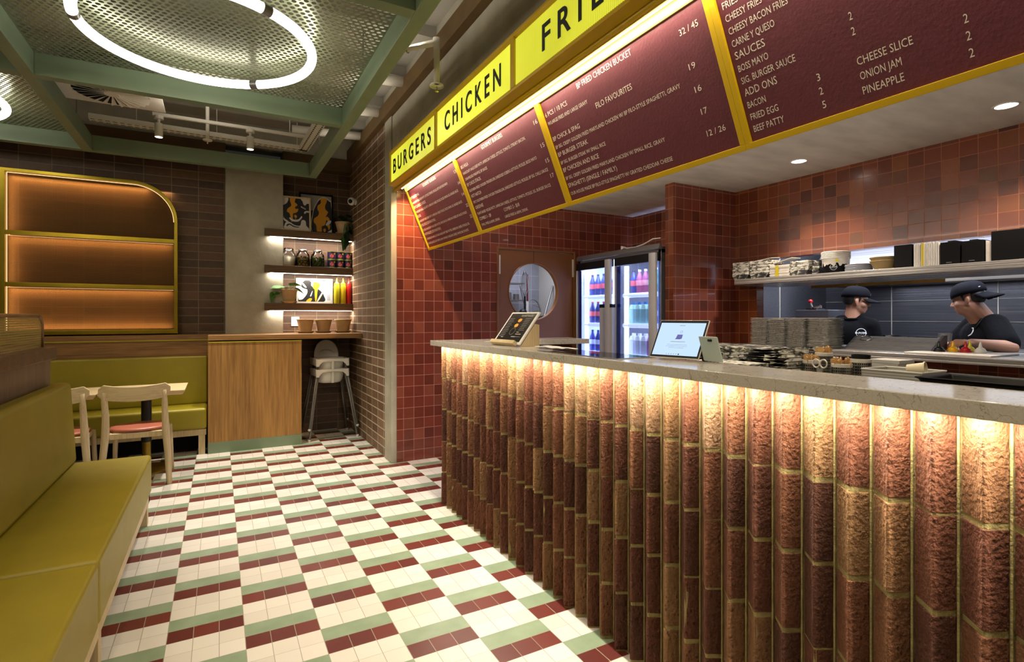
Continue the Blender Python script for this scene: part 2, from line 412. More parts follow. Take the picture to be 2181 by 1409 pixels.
# ================================================================ SETTING
struct(MB().box(-4, 7, -7, 4, -.1, 0).build('floor', 'floor'))
struct(MB().box(-4, 1.66, -7, 4, 3.62, 3.72).build('ceiling', 'ceil'))
mb = MB()
for k in range(14): mb.box(-4, 1.66, -6.6 + k * .75, -6.42 + k * .75, 3.53, 3.62)
struct(mb.build('trim_1', 'ceil'))                                              # ribs of the exposed deck
struct(MB().box(-4, .262, 3.15, 3.4, 0, 3.2).build('wall_back', 'brick_xz'))
struct(MB().box(.86, 1.75, 3.25, 3.4, 0, 3.2).build('wall_alcove', 'brick_xz'))
struct(MB().box(.262, .86, 3.09, 3.4, 0, 3.22).build('column', 'plaster'))
mb = MB(); mb.box(-4, .262, 3.12, 3.4, 3.2, 3.36); mb.box(.86, 1.66, 3.12, 3.4, 3.2, 3.36)
struct(mb.build('trim_2', 'brown'))
struct(MB().box(-4, 1.66, 3.14, 3.4, 3.36, 3.62).build('wall_upper_back', 'plaster'))
struct(MB().box(1.66, 1.78, 1.56, 3.4, 0, 3.33).build('wall_side', 'brick_yz'))
mb = MB(); mb.box(1.645, 1.79, 1.335, 1.56, 0, 3.33); mb.box(1.66, 1.79, -7, 1.335, 2.64, 3.33)
struct(mb.build('wall_header', 'plaster', bevel=.006))
struct(MB().box(1.60, 1.79, -7, 3.14, 3.33, 3.47).build('trim_3', 'brown'))
struct(MB().box(1.66, 1.79, -7, 3.14, 3.47, 3.72).build('wall_upper_side', 'plaster'))
# red tiled wall with the kitchen door opening
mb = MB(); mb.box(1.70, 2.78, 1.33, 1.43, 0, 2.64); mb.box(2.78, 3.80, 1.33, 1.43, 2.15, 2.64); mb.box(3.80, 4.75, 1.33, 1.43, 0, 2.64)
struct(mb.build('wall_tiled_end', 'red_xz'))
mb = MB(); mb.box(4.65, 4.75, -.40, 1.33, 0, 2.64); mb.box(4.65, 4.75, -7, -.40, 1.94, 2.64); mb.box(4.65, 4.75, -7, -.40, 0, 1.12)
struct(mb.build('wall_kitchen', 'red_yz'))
t = MB()
t.add([(3.82, -.16, 0), (3.82, -.06, 0), (3.82, -.06, 2.64), (3.82, -.16, 2.64)], [(0, 1, 2, 3)], 1)
t.add([(3.82, -.16, 0), (4.65, -.16, 0), (4.65, -.16, 2.64), (3.82, -.16, 2.64)], [(0, 1, 2, 3)], 0)
t.add([(3.82, -.06, 0), (4.65, -.06, 0), (4.65, -.06, 2.64), (3.82, -.06, 2.64)], [(0, 1, 2, 3)], 0)
t.add([(4.65, -.16, 0), (4.65, -.06, 0), (4.65, -.06, 2.64), (4.65, -.16, 2.64)], [(0, 1, 2, 3)], 1)
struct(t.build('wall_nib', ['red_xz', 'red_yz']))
struct(MB().box(1.79, 7, -7, 1.43, 2.625, 2.7).build('ceiling_kitchen', 'soffit'))
struct(MB().box(6.0, 6.1, -7, -.2, 0, 2.64).build('wall_kitchen_far', 'steelx'))
struct(MB().box(4.75, 6.0, -.25, -.18, 0, 2.64).build('wall_kitchen_left', 'steelx'))
mb = MB()
for y in (-.9, -1.72, -2.6): mb.box(5.994, 6.0, y - .003, y + .003, .9, 2.0)
mb.box(5.2, 5.206, -.258, -.25, .9, 2.0)
for z in (1.36, 1.56): mb.box(5.994, 6.0, -4, -.25, z - .0012, z + .0012)
struct(mb.build('trim_4', 'white_pt'))
# room seen through the round window
mb = MB(); mb.box(1.9, 4.33, 3.0, 3.1, 0, 2.64); struct(mb.build('wall_scullery', 'white_tile'))
struct(MB().box(4.33, 4.43, 1.43, 3.1, 0, 2.64).build('wall_scullery_right', 'white_pt'))
struct(MB().box(1.80, 1.9, 1.43, 3.1, 0, 2.64).build('wall_scullery_left', 'white_pl'))
struct(MB().box(1.79, 4.75, 1.43, 3.1, 2.5, 2.6).build('ceiling_scullery', 'dark'))
# enclosing walls out of frame
struct(MB().box(-4.1, -4, -7, 4, 0, 3.72).build('wall_left', 'plaster'))
struct(MB().box(-4, 7, -7.1, -7, 0, 3.72).build('wall_front', 'plaster'))
struct(MB().box(7, 7.1, -7, 4, 0, 3.72).build('wall_right', 'plaster'))

# ---- door with round window
M['copper'] = mat('copper_edge', '#a06a34', .35, .3)
door = struct(bpy.data.objects.new('door_1', None)); COL.objects.link(door); door.location = (3.29, 1.36, 0)
mb = MB(door.location); mb.box(2.78, 2.805, 1.322, 1.43, 0, 2.15); mb.box(3.775, 3.80, 1.322, 1.43, 0, 2.15); mb.box(2.805, 3.775, 1.322, 1.43, 2.125, 2.15)
mb.build('door_frame', 'door', door, bevel=.003)
cx, cz, cr = 3.245, 1.68, .318
for side in (-1, 1):
    x0, x1 = (2.81, cx - .003) if side < 0 else (cx + .003, 3.77)
    arc = [(cx + side * .003 + side * cr * cos(a), cz + cr * sin(a)) for a in [pi / 2 - pi * i / 28 for i in range(29)]]
    edge = x0 if side < 0 else x1; inner = x1 if side < 0 else x0
    mb = MB(door.location); vs = []; fs = []
    for y in (1.34, 1.38):
        base = len(vs)
        vs += [(x, y, z) for x, z in arc] + [(edge, y, z) for x, z in arc] + [(inner, y, 2.12), (edge, y, 2.12), (inner, y, .01), (edge, y, .01)]
    n = 29; B = 2 * n + 4
    for b in (0, B):
        for i in range(n - 1): fs.append((b + i, b + i + 1, b + n + i + 1, b + n + i))
        fs.append((b + 2 * n, b, b + n, b + 2 * n + 1)); fs.append((b + n - 1, b + 2 * n + 2, b + 2 * n + 3, b + 2 * n - 1))
    for i in range(n - 1): fs.append((i, i + 1, B + i + 1, B + i))
    fs += [(0, 2 * n, B + 2 * n, B), (n - 1, 2 * n + 2, B + 2 * n + 2, B + n - 1)]
    mb.add(vs, fs); lf = mb.build('door_leaf', 'door', door)
    mb = MB(door.location); ring = [(cx + side * (.004 + (cr - .01) * cos(a)), 1.336, cz + (cr - .01) * sin(a)) for a in [pi / 2 - pi * i / 28 for i in range(29)]]
    mb.add([(p[0], 1.333, p[2]) for p in ring] + [(cx + side * (.004 + cr * cos(a)), 1.333, cz + cr * sin(a)) for a in [pi / 2 - pi * i / 28 for i in range(29)]] +
           [(p[0], 1.385, p[2]) for p in ring], [(i, i + 1, n + i + 1, n + i) for i in range(n - 1)] + [(i, i + 1, 2 * n + i + 1, 2 * n + i) for i in range(n - 1)])
    mb.build('window_trim', 'copper', lf)
    hx_ = 2.815 if side < 0 else 3.765
    MB(door.location).box(hx_ - .008, hx_ + .008, 1.325, 1.341, 1.86, 2.06).build('hinge', 'white_pt', lf)

# ================================================================ SERVICE COUNTER
ctr = thing('service_counter', 'long service counter clad in sawtooth rows of upright terracotta bricks', 'counter', (1.75, -1.75, 0))
mb = MB(ctr.location); NC = 40; PY = .0951
zs = [.004 + k * .2348 for k in range(6)]
for k in range(NC):
    ya = .10 - k * PY; yb = ya - PY + .009
    for r in range(5):
        mb.tone = random.random() * .72 if r < 4 else .3 + .55 * random.random(); j = R(-.0025, .0025); jj = R(-.002, .002)  # top row paler, imitating the LED light washing over it
        g = .003 if random.random() < .25 else .011
        prof = [(1.745, ya), (1.707 + jj, ya - .001), (1.660 + j, ya - .057 + jj), (1.663 + j, ya - .063), (1.704 + jj, yb), (1.745, yb)]
        z0 = zs[r] + g; z1 = zs[r + 1] - g * .3
        nz = 4; rings = []
        for q in range(nz + 1):
            z = z0 + (z1 - z0) * q / nz; w = R(-.0012, .0012)
            rings.append([(x + (w if 0 < i < 5 else 0), y + R(-.0007, .0007), z) for i, (x, y) in enumerate(prof)])
        vs = [p for rg in rings for p in rg]; fs = []
        for q in range(nz):
            for i in range(5): fs.append((q * 6 + i, q * 6 + i + 1, (q + 1) * 6 + i + 1, (q + 1) * 6 + i))
        fs += [(0, 1, 2, 3, 4, 5), tuple(nz * 6 + i for i in range(6))]
        mb.add(vs, fs)
mb.build('brick_cladding', 'cbrick', ctr, bevel=.002, seg=1, tone=True, flat=True)
mb = MB(ctr.location)
for k in range(NC):
    ya = .10 - k * PY; yb = ya - PY
    mb.box(1.710, 1.80, yb, ya, 0, 1.186)
    prof = [(1.74, ya), (1.7105, ya - .001), (1.6635, ya - .057), (1.6665, ya - .063), (1.7085, yb + .009), (1.7025, yb + .0055), (1.7025, yb + .001), (1.74, yb)]
    mb.prism(prof, lambda u, v, w: (u, v, w), 0, 1.176)
mb.build('mortar', 'mortar', ctr)
mb = MB(ctr.location); mb.box(1.80, 1.86, -3.7, .10, 0, 1.186); mb.box(1.80, 2.80, -.02, .10, 0, 1.186)
mb.build('body', 'red_yz', ctr)
MB(ctr.location).box(1.642, 1.650, -3.69, .09, 1.1855, 1.1878).build('led_strip', 'ledy', ctr)

top = thing('worktop', 'speckled beige quartz counter top lying over the brick counter', 'worktop', (1.75, -1.75, 1.19))
L = [(1.60, .125), (1.60, -3.75), (1.885, -3.75), (1.885, -.22), (2.83, -.22), (2.83, .125)]
MB(top.location).prism(L, lambda u, v, w: (u, v, w), 1.188, 1.227).build('slab', 'quartz', top, bevel=.003)

stf = thing('staff_worktop', 'lower dark worktop hidden behind the quartz counter', 'worktop', (2.2, -2.0, 0))
mb = MB(stf.location); mb.box(1.89, 2.62, -3.75, -1.45, 1.04, 1.08); mb.build('slab', 'steel', stf, bevel=.003)
mb = MB(stf.location); mb.box(1.90, 2.58, -3.7, -1.47, 0, 1.04); mb.build('cupboard', 'blackpl', stf)

# ================================================================ SIGN AND MENU
hd = thing('sign_housing', 'long yellow metal canopy housing carrying the lightbox signs', 'canopy', (1.7, -1.2, 2.6))
mb = MB(hd.location); Y0, Y1 = -3.8, 1.19
mb.prism([(1.585, 2.618), (1.66, 2.618), (1.66, 2.93), (1.585, 2.93), (1.585, 2.915), (1.61, 2.90), (1.61, 2.645), (1.585, 2.635)], lambda u, v, w: (u, w, v), Y0, Y1)
mb.build('frame', 'yellow', hd, bevel=.002)
for y in (1.17, -.01, -1.183, -2.345, -3.5): MB(hd.location).box(1.588, 1.625, y - .0215 if y < 1 else y - .012, y + .0215 if y < 1 else y + .02, 2.64, 2.92).build('mullion', 'yellow', hd, bevel=.002)
mb = MB(hd.location); mb.prism([(1.66, 2.618), (1.69, 2.608), (1.722, 2.626), (1.755, 2.655), (1.79, 2.66), (1.79, 2.69), (1.66, 2.69)], lambda u, v, w: (u, w, v), Y0, 1.325); mb.build('soffit_panel', 'yellow', hd, bevel=.004)
mb = MB(hd.location); mb.tube([(1.672, Y0, 2.612), (1.672, 1.32, 2.612)], .017, 16); mb.build('roller', 'yellow', hd, smooth=True)
MB(hd.location).box(1.728, 1.736, Y0, 1.27, 2.624, 2.628).build('led_strip', 'ledy', hd)

def face_mat():
    t = NT('yellow_lightbox_face'); sp = t.n('SeparateXYZ', {0: t.coord()})
    rb = t.math('ADD', t.math('MULTIPLY', t.math('SINE', t.math('MULTIPLY', (sp, 1), 2 * pi / .0125)), .26), .90)
    nz = t.n('TexNoise', {'Vector': t.coord(), 'Scale': 3.0}); st = t.math('MULTIPLY', rb, t.math('ADD', t.math('MULTIPLY', nz, .5), .72))
    p = t.n('BsdfPrincipled', {'Base Color': hx('#c8c020'), 'Roughness': .25, 'Emission Color': hx('#e4ea4a'), 'Emission Strength': t.math('MULTIPLY', st, .82)})
    t.t.links.new(p.outputs[0], t.out.inputs[0]); return t.m
M['face'] = face_mat(); M['litbar'] = mat('lit_yellow_bar', '#e8c840', .5, emit=.95, ecol='#fff68c')  # litbar: frame top bar glows in place of LED light falling on it
SG = [('BURGERS', 1.156, .012, 1.075, .095), ('CHICKEN', -.032, -1.160, -.19, -1.045), ('FRIES', -1.206, -2.322, -1.485, -2.10), ('', -2.368, -3.48, 0, 0)]
for i, (s, a, b, t0, t1) in enumerate(SG):
    lab = {'BURGERS': 'yellow ribbed lightbox sign reading BURGERS', 'CHICKEN': 'yellow ribbed lightbox sign reading CHICKEN',
           'FRIES': 'yellow ribbed lightbox sign whose lettering FRIE is cut by the frame'}.get(s, 'yellow ribbed lightbox sign beyond the top of the picture')
    if not s: continue
    r = thing('lightbox_sign', lab, 'sign', (1.61, (a + b) / 2, 2.77), group='lightbox signs above the menu')
    mb = MB(r.location); n = int((a - b) / .0125)
    for k in range(n):
        y = a - (a - b) * k / n; w = (a - b) / n
        mb.add([(1.600, y, 2.648), (1.600, y - w * .5, 2.648), (1.600, y - w, 2.648), (1.600, y, 2.896), (1.5955, y - w * .5, 2.896), (1.600, y - w, 2.896), (1.5955, y - w * .5, 2.648)],
               [(0, 6, 4, 3), (6, 2, 5, 4)])
    mb.build('face', 'face', r, fixn=False)
    mb = MB(r.location); put_text(mb, s, -t0, -t1, 2.708, .125, lambda u, v: (1.5925, -u, v), .012, res=6, trk=1.55)
    mb.build('lettering', 'blacktext', r, solid=.003)

P0 = V((2.01, 0, 2.055)); DD = V((-.245, 0, .585)).normalized(); NN = V((-.9224, 0, -.3863)); ML = .634
def mp(u, v, w=0.0): return tuple(P0 + V((0, u, 0)) + DD * v + NN * w)
def rowv(i): return .507 - .0451 * i                                         # menu text grid
BD = [1.272, .075, -1.135, -2.335, -3.53]
BIG, MID, SML = .0265, .0235, .0185
MENU = [
 [('GOURMET BURGERS', 0.849, 0.525, 0.549, 0), ('13', 0.162, 0.124, 0, 1), ('BP TRADITIONAL', 1.235, 0.996, 0, 1), ('HANDCRAFT ANGUS BEEF PATTY, LETTUCE, TOMATO, PICKLES, KETCHUP, BOSS MAYO', 1.235, 0.348, 1, 2), ('14', 0.163, 0.126, 2, 1), ('BP CLASSIC CHEESE', 1.235, 0.920, 2, 1), ('HANDCRAFT ANGUS BEEF PATTY, AMERICAN CHEESE, PICKLES, DICED ONION, SIG. BURGER SAUCE', 1.235, 0.207, 3, 2), ('14', 0.166, 0.126, 4, 1), ('BOSS', 1.235, 1.145, 4, 1), ('HANDCRAFT ANGUS BEEF PATTY, AMERICAN CHEESE, PICKLES, DICED ONION, SIG. BURGER SAUCE', 1.235, 0.212, 5, 2), ('22', 0.167, 0.128, 6, 1), ('BP BIG BOSS (CONTAINS PORK)', 1.235, 0.853, 6, 1), ('DOUBLE HANDCRAFT ANGUS BEEF PATTIES, MAPLE BACON, AMERICAN CHEESE, BP SAUCE, PICKLES', 1.235, 0.197, 7, 2), ('22', 0.168, 0.129, 8, 1), ('MARTIN BLAZE (CONTAINS PORK)', 1.235, 0.805, 8, 1), ('CHARGRILLED ANGUS, DOUBLE HANDCRAFT BEEF PATTIES, AMERICAN CHEESE, PICKLES, SIG.', 1.235, 0.218, 9, 2), ('BURGER SAUCE, SOUTHERN SLAW, SMOKED CHEDDAR CHEESE, MAPLE BACON BITS', 1.235, 0.278, 10, 2)],
 [('GOURMET BURGERS', -0.369, -0.676, 0.549, 0), ('16', -1.044, -1.083, 0, 1), ('BIG HULA', 0.026, -0.105, 0, 1), ('HANDCRAFT ANGUS BEEF PATTY, AMERICAN CHEESE, LETTUCE, TOMATO, STREAKY BACON,', 0.026, -0.912, 1, 2), ('CARAMELISED PINEAPPLE, BP SAUCE', 0.026, -0.350, 2, 2), ('15', -1.040, -1.078, 3, 1), ('BP CHICK STACK', 0.026, -0.213, 3, 1), ('SOUTHERN FRIED CHICKEN TENDERLOIN, SHREDDED ICEBERG LETTUCE, PICKLES, BOSS MAYO', 0.026, -0.960, 4, 2), ('15', -1.038, -1.074, 5, 1), ('HOT HATCH', 0.026, -0.145, 5, 1), ('SPICY SOUTHERN FRIED CHICKEN TENDERLOIN, SHREDDED LETTUCE, PICKLES, BP SIG. CHILLI SAUCE', 0.026, -1.032, 6, 2), ('17', -1.037, -1.072, 7, 1), ('GREENIE', 0.026, -0.111, 7, 1), ('PLANT-BASED VEGGIE PATTY, AMERICAN CHEESE, LETTUCE, TOMATO, PICKLES, SIG. BURGER SAUCE', 0.026, -1.008, 8, 2), ('COMBO 1 - $9', 0.026, -0.172, 9, 1), ('COMBO 2 - $10', -0.377, -0.596, 9, 1), ('SMALL FRIES & 600ML DRINK', 0.026, -0.277, 10, 2), ('LARGE FRIES & 600ML DRINK', -0.360, -0.678, 10, 2)],
 [('BP FRIED CHICKEN BUCKET', -1.495, -1.903, 0.549, 0), ('32 / 45', -2.170, -2.264, 0, 1), ('6 PCS / 10 PCS', -1.172, -1.383, 0, 1), ('W/LARGE FRIES AND LARGE GRAVY', -1.172, -1.537, 1, 2), ('FILO FAVOURITES', -1.588, -1.850, 2, 0), ('19', -2.171, -2.204, 3, 1), ('BP CHICK & SPAG', -1.172, -1.424, 3, 1), ('BP SIG. CRISPY GOLDEN FRIED MARYLAND CHICKEN W/ BP FILO-STYLE SPAGHETTI, GRAVY', -1.172, -2.106, 4, 2), ('16', -2.170, -2.203, 5, 1), ('BP BURGER STEAK', -1.172, -1.448, 5, 1), ('BP SIG. BURGER STEAK W/ SMALL RICE', -1.172, -1.573, 6, 2), ('17', -2.171, -2.202, 7, 1), ('BP CHICKEN AND RICE', -1.172, -1.497, 7, 1), ('BP SIG. CRISPY GOLDEN FRIED MARYLAND CHICKEN W/ SMALL RICE, GRAVY', -1.172, -1.949, 8, 2), ('12 / 26', -2.170, -2.262, 9, 1), ('SPAGHETTI (SINGLE / FAMILY)', -1.172, -1.599, 9, 1), ('OUR HOUSE MADE BP FILO-STYLE SPAGHETTI W/ GRATED CHEDDAR CHEESE', -1.172, -1.961, 10, 2)],
 [('FRIES', -2.378, -2.442, 0, 1), ('CHEESY FRIES', -2.378, -2.525, 1, 1), ('CHEESY BACON FRIES', -2.378, -2.609, 2, 1), ('CARNE Y QUESO', -2.378, -2.549, 3, 1), ('SAUCES', -2.378, -2.500, 4, 0), ('BOSS MAYO', -2.378, -2.501, 5, 1), ('SIG. BURGER SAUCE', -2.378, -2.590, 6, 1), ('ADD ONS', -2.378, -2.510, 7, 0), ('BACON', -2.378, -2.453, 8, 1), ('FRIED EGG', -2.378, -2.491, 9, 1), ('BEEF PATTY', -2.378, -2.502, 10, 1), ('2', -2.776, -2.786, 5, 1), ('2', -2.775, -2.785, 6, 1), ('3', -2.644, -2.655, 8, 1), ('2', -2.642, -2.654, 9, 1), ('5', -2.642, -2.654, 10, 1), ('CHEESE SLICE', -2.772, -2.925, 8, 1), ('ONION JAM', -2.772, -2.888, 9, 1), ('PINEAPPLE', -2.771, -2.887, 10, 1), ('2', -3.045, -3.055, 8, 1), ('2', -3.044, -3.055, 9, 1), ('2', -3.044, -3.055, 10, 1)]]
LAB = ['maroon menu board of gourmet burgers nearest the tiled wall', 'maroon gourmet burger menu board with combo prices along its foot', 'maroon menu board headed fried chicken bucket, right of the burger boards', 'maroon menu board listing sauces and add ons']
for i in range(4):
    a, b = BD[i], BD[i + 1]; r = thing('menu_board', LAB[i], 'menu board', mp((a + b) / 2, ML / 2), group='tilted menu boards over the counter'); o = r.location
    MB(o).add([mp(a, 0, -.012), mp(b, 0, -.012), mp(b, ML, -.012), mp(a, ML, -.012), mp(a, 0, 0), mp(b, 0, 0), mp(b, ML, 0), mp(a, ML, 0)],
              [(0, 1, 2, 3), (4, 5, 6, 7), (0, 1, 5, 4), (1, 2, 6, 5), (2, 3, 7, 6), (3, 0, 4, 7)]).build('panel', 'maroon', r)
    mb = MB(o); fw = .024
    def bar(u0, u1, v0, v1):
        mb.add([mp(u, v, w) for w in (-.02, .012) for u, v in ((u0, v0), (u1, v0), (u1, v1), (u0, v1))], [(0, 1, 2, 3), (4, 5, 6, 7), (0, 1, 5, 4), (1, 2, 6, 5), (2, 3, 7, 6), (3, 0, 4, 7)])
    bar(a, b, 0, fw); bar(a, a - fw, fw, ML - .037); bar(b + fw, b, fw, ML - .037)
    mb.build('frame', 'yellow', r, bevel=.0015)
    mb = MB(o); bar(a, b, ML - .037, ML); mb.build('glowing_top_bar', 'litbar', r, bevel=.0015)  # top bar of the frame, its lit look made by emission
    mb = MB(o)
    for s, u0, u1, rw, c in MENU[i]:
        put_text(mb, s, -u0, -u1, rowv(rw) if rw >= 1 or rw == 0 else rw, (BIG, MID, SML)[c], lambda u, v: mp(-u, v, .0012), 0.0, res=2)
    mb.build('lettering', 'text', r, fixn=False)

# ================================================================ CEILING
raft = thing('ceiling_raft', 'sage green steel ceiling grid with perforated infill panels', 'ceiling grid', (.1, .9, 3.0))
XB = [(-2.93, -2.85), (-.95, -.87), (1.10, 1.185)]; YB = [(2.72, 2.80), (.88, .96), (-1.03, -.945), (-2.92, -2.84), (-4.8, -4.72)]
for x0, x1 in XB: MB(raft.location).box(x0, x1, -5.5, 2.80, 3.0, 3.15).build('beam', 'green', raft, bevel=.003)
for y0, y1 in YB:
    for a, b in ((-2.85, -.95), (-.87, 1.10)): MB(raft.location).box(a, b, y0, y1, 3.0, 3.15).build('beam', 'green', raft, bevel=.003)
def perf(x0, x1, y0, y1, z, par, p=.0395):
    nx = int((x1 - x0) / p); px = (x1 - x0) / (nx + .5); ny = int((y1 - y0) / (p * .87)); py = (y1 - y0) / ny; vs = []; fs = []; r = .0145
    for j in range(ny):
        o = (j % 2) * px / 2
        for i in range(nx):
            cx, cy = x0 + o + (i + .5) * px, y0 + (j + .5) * py; b = len(vs)
            sq = [(1, 0), (1, 1), (0, 1), (-1, 1), (-1, 0), (-1, -1), (0, -1), (1, -1)]
            vs += [(cx + a * px / 2, cy + c * py / 2, z) for a, c in sq] + [(cx + r * cos(k * pi / 4), cy + r * sin(k * pi / 4), z) for k in range(8)] + [(cx + r * cos(k * pi / 4), cy + r * sin(k * pi / 4), z + .003) for k in range(8)]
            for k in range(8): q = (k + 1) % 8; fs.append((b + k, b + q, b + 8 + q, b + 8 + k)); fs.append((b + 8 + k, b + 8 + q, b + 16 + q, b + 16 + k))
        e0, e1 = (x0 + nx * px, x1) if o == 0 else (x0, x0 + o); b = len(vs); yy = y0 + j * py
        vs += [(e0, yy, z), (e1, yy, z), (e1, yy + py, z), (e0, yy + py, z)]; fs.append((b, b + 1, b + 2, b + 3))
    mb = MB(raft.location); mb.add(vs, fs); return mb.build('perforated_panel', 'green_perf', par, fixn=False)
perf(-.87, 1.10, -.945, .88, 3.146, raft); perf(-2.85, -.95, .96, 2.72, 3.146, raft); perf(-2.85, -.95, -2.84, -1.03, 3.146, raft)
for x, y in ((-.91, .3), (1.14, .3), (-.91, 2.3), (1.14, 2.3), (1.14, -1.5)): MB(raft.location).tube([(x, y, 3.15), (x, y, 3.62)], .005, 6).build('hanger_rod', 'grey', raft)

def ring(x, y, lab):
    r = thing('ring_light', lab, 'ceiling light', (x, y, 3.05), group='glowing ring lights under the green ceiling grid')
    MB().tube([(.61 * cos(a), .61 * sin(a), 0) for a in [2 * pi * i / 72 for i in range(72)]], .028, 14, closed=True).build('tube', 'tube', r, smooth=True)
    for d in (60, 180, 300):
        a = math.radians(d); c = V((.61 * cos(a), .61 * sin(a), 0)); tg = V((-sin(a), cos(a), 0)) * .025
        MB().tube([c - tg, c + tg], .0305, 16).build('coupler', 'grey', r)
        MB().tube([c, c + V((0, 0, .1))], .0015, 5).build('wire', 'grey', r)
    return r
ring(.115, -.04, 'large glowing white ring light under the near perforated ceiling panel')
r2 = ring(-1.875, 1.80, 'glowing ring light cut off at the left edge of the picture')

vent = thing('air_diffuser', 'square white swirl air diffuser hung above the ceiling grid', 'air vent', (-.6, 1.90, 3.30))
mb = MB(vent.location); mb.box(-.97, -.235, 1.60, 2.20, 3.30, 3.31); mb.build('plate', 'white_pt', vent, bevel=.002)
MB(vent.location).box(-.93, -.275, 1.64, 2.16, 3.31, 3.5).build('plenum_box', 'grey', vent)
mb = MB(vent.location); mb.lathe([(.0, 3.299), (.27, 3.299)], (-.6, 1.90, 0), 40); mb.build('opening', 'dark', vent)
mb = MB(vent.location)
for k in range(24):
    a = 2 * pi * k / 24; c, s_ = cos(a), sin(a)
    mb.add([(-.6 + .05 * c, 1.90 + .05 * s_, 3.298), (-.6 + .27 * c, 1.90 + .27 * s_, 3.298), (-.6 + .27 * c - .040 * s_, 1.90 + .27 * s_ + .040 * c, 3.282), (-.6 + .05 * c - .006 * s_, 1.90 + .05 * s_ + .006 * c, 3.292)], [(0, 1, 2, 3)])
mb.lathe([(0, 3.29), (.055, 3.29), (.06, 3.3)], (-.6, 1.90, 0), 20)
mb.build('swirl_vanes', 'white_pt', vent, solid=.002)

def downspot(x, y, z, lab):
    r = thing('spotlight', lab, 'spotlight', (x, y, z), group='white cylinder spotlights on the ceiling')
    MB().lathe([(.0, .13), (.034, .13), (.034, 0), (.030, 0), (.030, .006), (0, .006)], n=20).build('body', 'white_pt', r, smooth=False, bevel=.002)
    MB().lathe([(0, .004), (.029, .004)], n=20).build('lens', emis('spot_lens', '#fff1d8', 30), r)
    MB().lathe([(.012, .13), (.012, .17), (.04, .17), (.04, .2), (0, .2)], n=12).build('track_adapter', 'white_pt', r)
    return r
downspot(-.30, 2.32, 3.10, 'white cylinder spotlight beside the square air diffuser')
downspot(.478, 2.32, 3.10, 'white cylinder spotlight nearer the side wall, on the thin track')
trk = thing('light_track', 'thin white track carrying the two spotlights', 'light track', (.4, 2.32, 3.3))
MB(trk.location).box(-.35, 1.05, 2.305, 2.335, 3.30, 3.33).build('rail', 'white_pt', trk, bevel=.002)
MB(trk.location).tube([(.85, 2.32, 3.33), (.85, 2.32, 3.62)], .004, 6).build('hanger', 'white_pt', trk)
ct = thing('cable_tray', 'slotted white steel cable tray hung across the open ceiling bay', 'cable tray', (.1, 2.55, 3.24))
def slotted(x0, y0, x1, y1, z, n):
    mb = MB(ct.location); d = V((x1 - x0, y1 - y0, 0)); Ln = d.length; d.normalize(); q = V((-d.y, d.x, 0)) * .05
    A, B = V((x0, y0, z)), V((x1, y1, z)); up = V((0, 0, .045))
    mb.add([A - q, B - q, B + q, A + q], [(0, 1, 2, 3)]); mb.add([A - q, B - q, B - q + up, A - q + up], [(0, 1, 2, 3)]); mb.add([A + q, B + q, B + q + up, A + q + up], [(0, 1, 2, 3)])
    for k in range(n):
        c = A + d * (Ln * (k + .5) / n); e = d * (Ln / n * .3)
        for sg in (-.6, .6): mb.add([c - e + q * sg - q * .15 - up * .03, c + e + q * sg - q * .15 - up * .03, c + e + q * sg + q * .15 - up * .03, c - e + q * sg + q * .15 - up * .03], [(0, 1, 2, 3)], 1)
    return mb
slotted(-.86, 2.53, 1.06, 2.60, 3.24, 34).build('long_run', ['white_pt', 'dark'], ct, fixn=False)
slotted(1.02, 2.60, 1.06, 1.2, 3.24, 26).build('cross_run', ['white_pt', 'dark'], ct, fixn=False)
for x in (-.5, -.33, .18, .95): MB(ct.location).tube([(x, 2.55, 3.24), (x, 2.55, 3.62)], .004, 6).build('hanger_rod', 'white_pt', ct)
sp = thing('sprinkler_pipe', 'white sprinkler pipe with drop head in front of the CHICKEN sign', 'sprinkler', (1.45, -.41, 3.2))
MB(sp.location).tube([(1.0, .05, 3.17), (1.44, -.40, 3.20), (1.45, -.41, 3.195)], .021, 12).build('branch_pipe', 'white_pt', sp, smooth=True)
MB(sp.location).tube([(1.45, -.41, 3.225), (1.45, -.41, 3.16), (1.45, -.41, 2.93)], [.027, .021, .019], 12).build('drop_pipe', 'white_pt', sp, smooth=True)
MB(sp.location).lathe([(.046, 2.91), (.044, 2.922), (.018, 2.93), (0, 2.93), (0, 2.91)], (1.45, -.41, 0), 24).build('escutcheon', 'white_pt', sp)
mb = MB(sp.location); mb.tube([(1.45, -.41, 2.91), (1.45, -.41, 2.88)], .006, 8); mb.lathe([(0, 2.878), (.013, 2.878), (.013, 2.882), (0, 2.882)], (1.45, -.41, 0), 12); mb.build('sprinkler_head', 'chrome', sp)
mb = MB(sp.location); mb.tube([(1.30, -.255, 3.19), (1.30, -.255, 3.62)], .004, 6); mb.tube([(1.30 + .027 * cos(a) * .7, -.255 + .027 * cos(a) * .7, 3.19 + .027 * sin(a)) for a in [2 * pi * i / 12 for i in range(12)]], .003, 5, closed=True); mb.build('pipe_clip', 'grey', sp)
s2 = thing('ceiling_sprinkler', 'small white sprinkler hanging between the two spotlights', 'sprinkler', (.1, 2.2, 3.1))
mb = MB(s2.location); mb.tube([(.1, 2.35, 3.62), (.1, 2.35, 3.16)], .017, 10); mb.build('drop_pipe', 'white_pt', s2)
mb = MB(s2.location); mb.lathe([(.042, 3.14), (.04, 3.152), (0, 3.16)], (.1, 2.35, 0), 20); mb.tube([(.1, 2.35, 3.14), (.1, 2.35, 3.11)], .006, 6); mb.build('escutcheon', 'white_pt', s2)
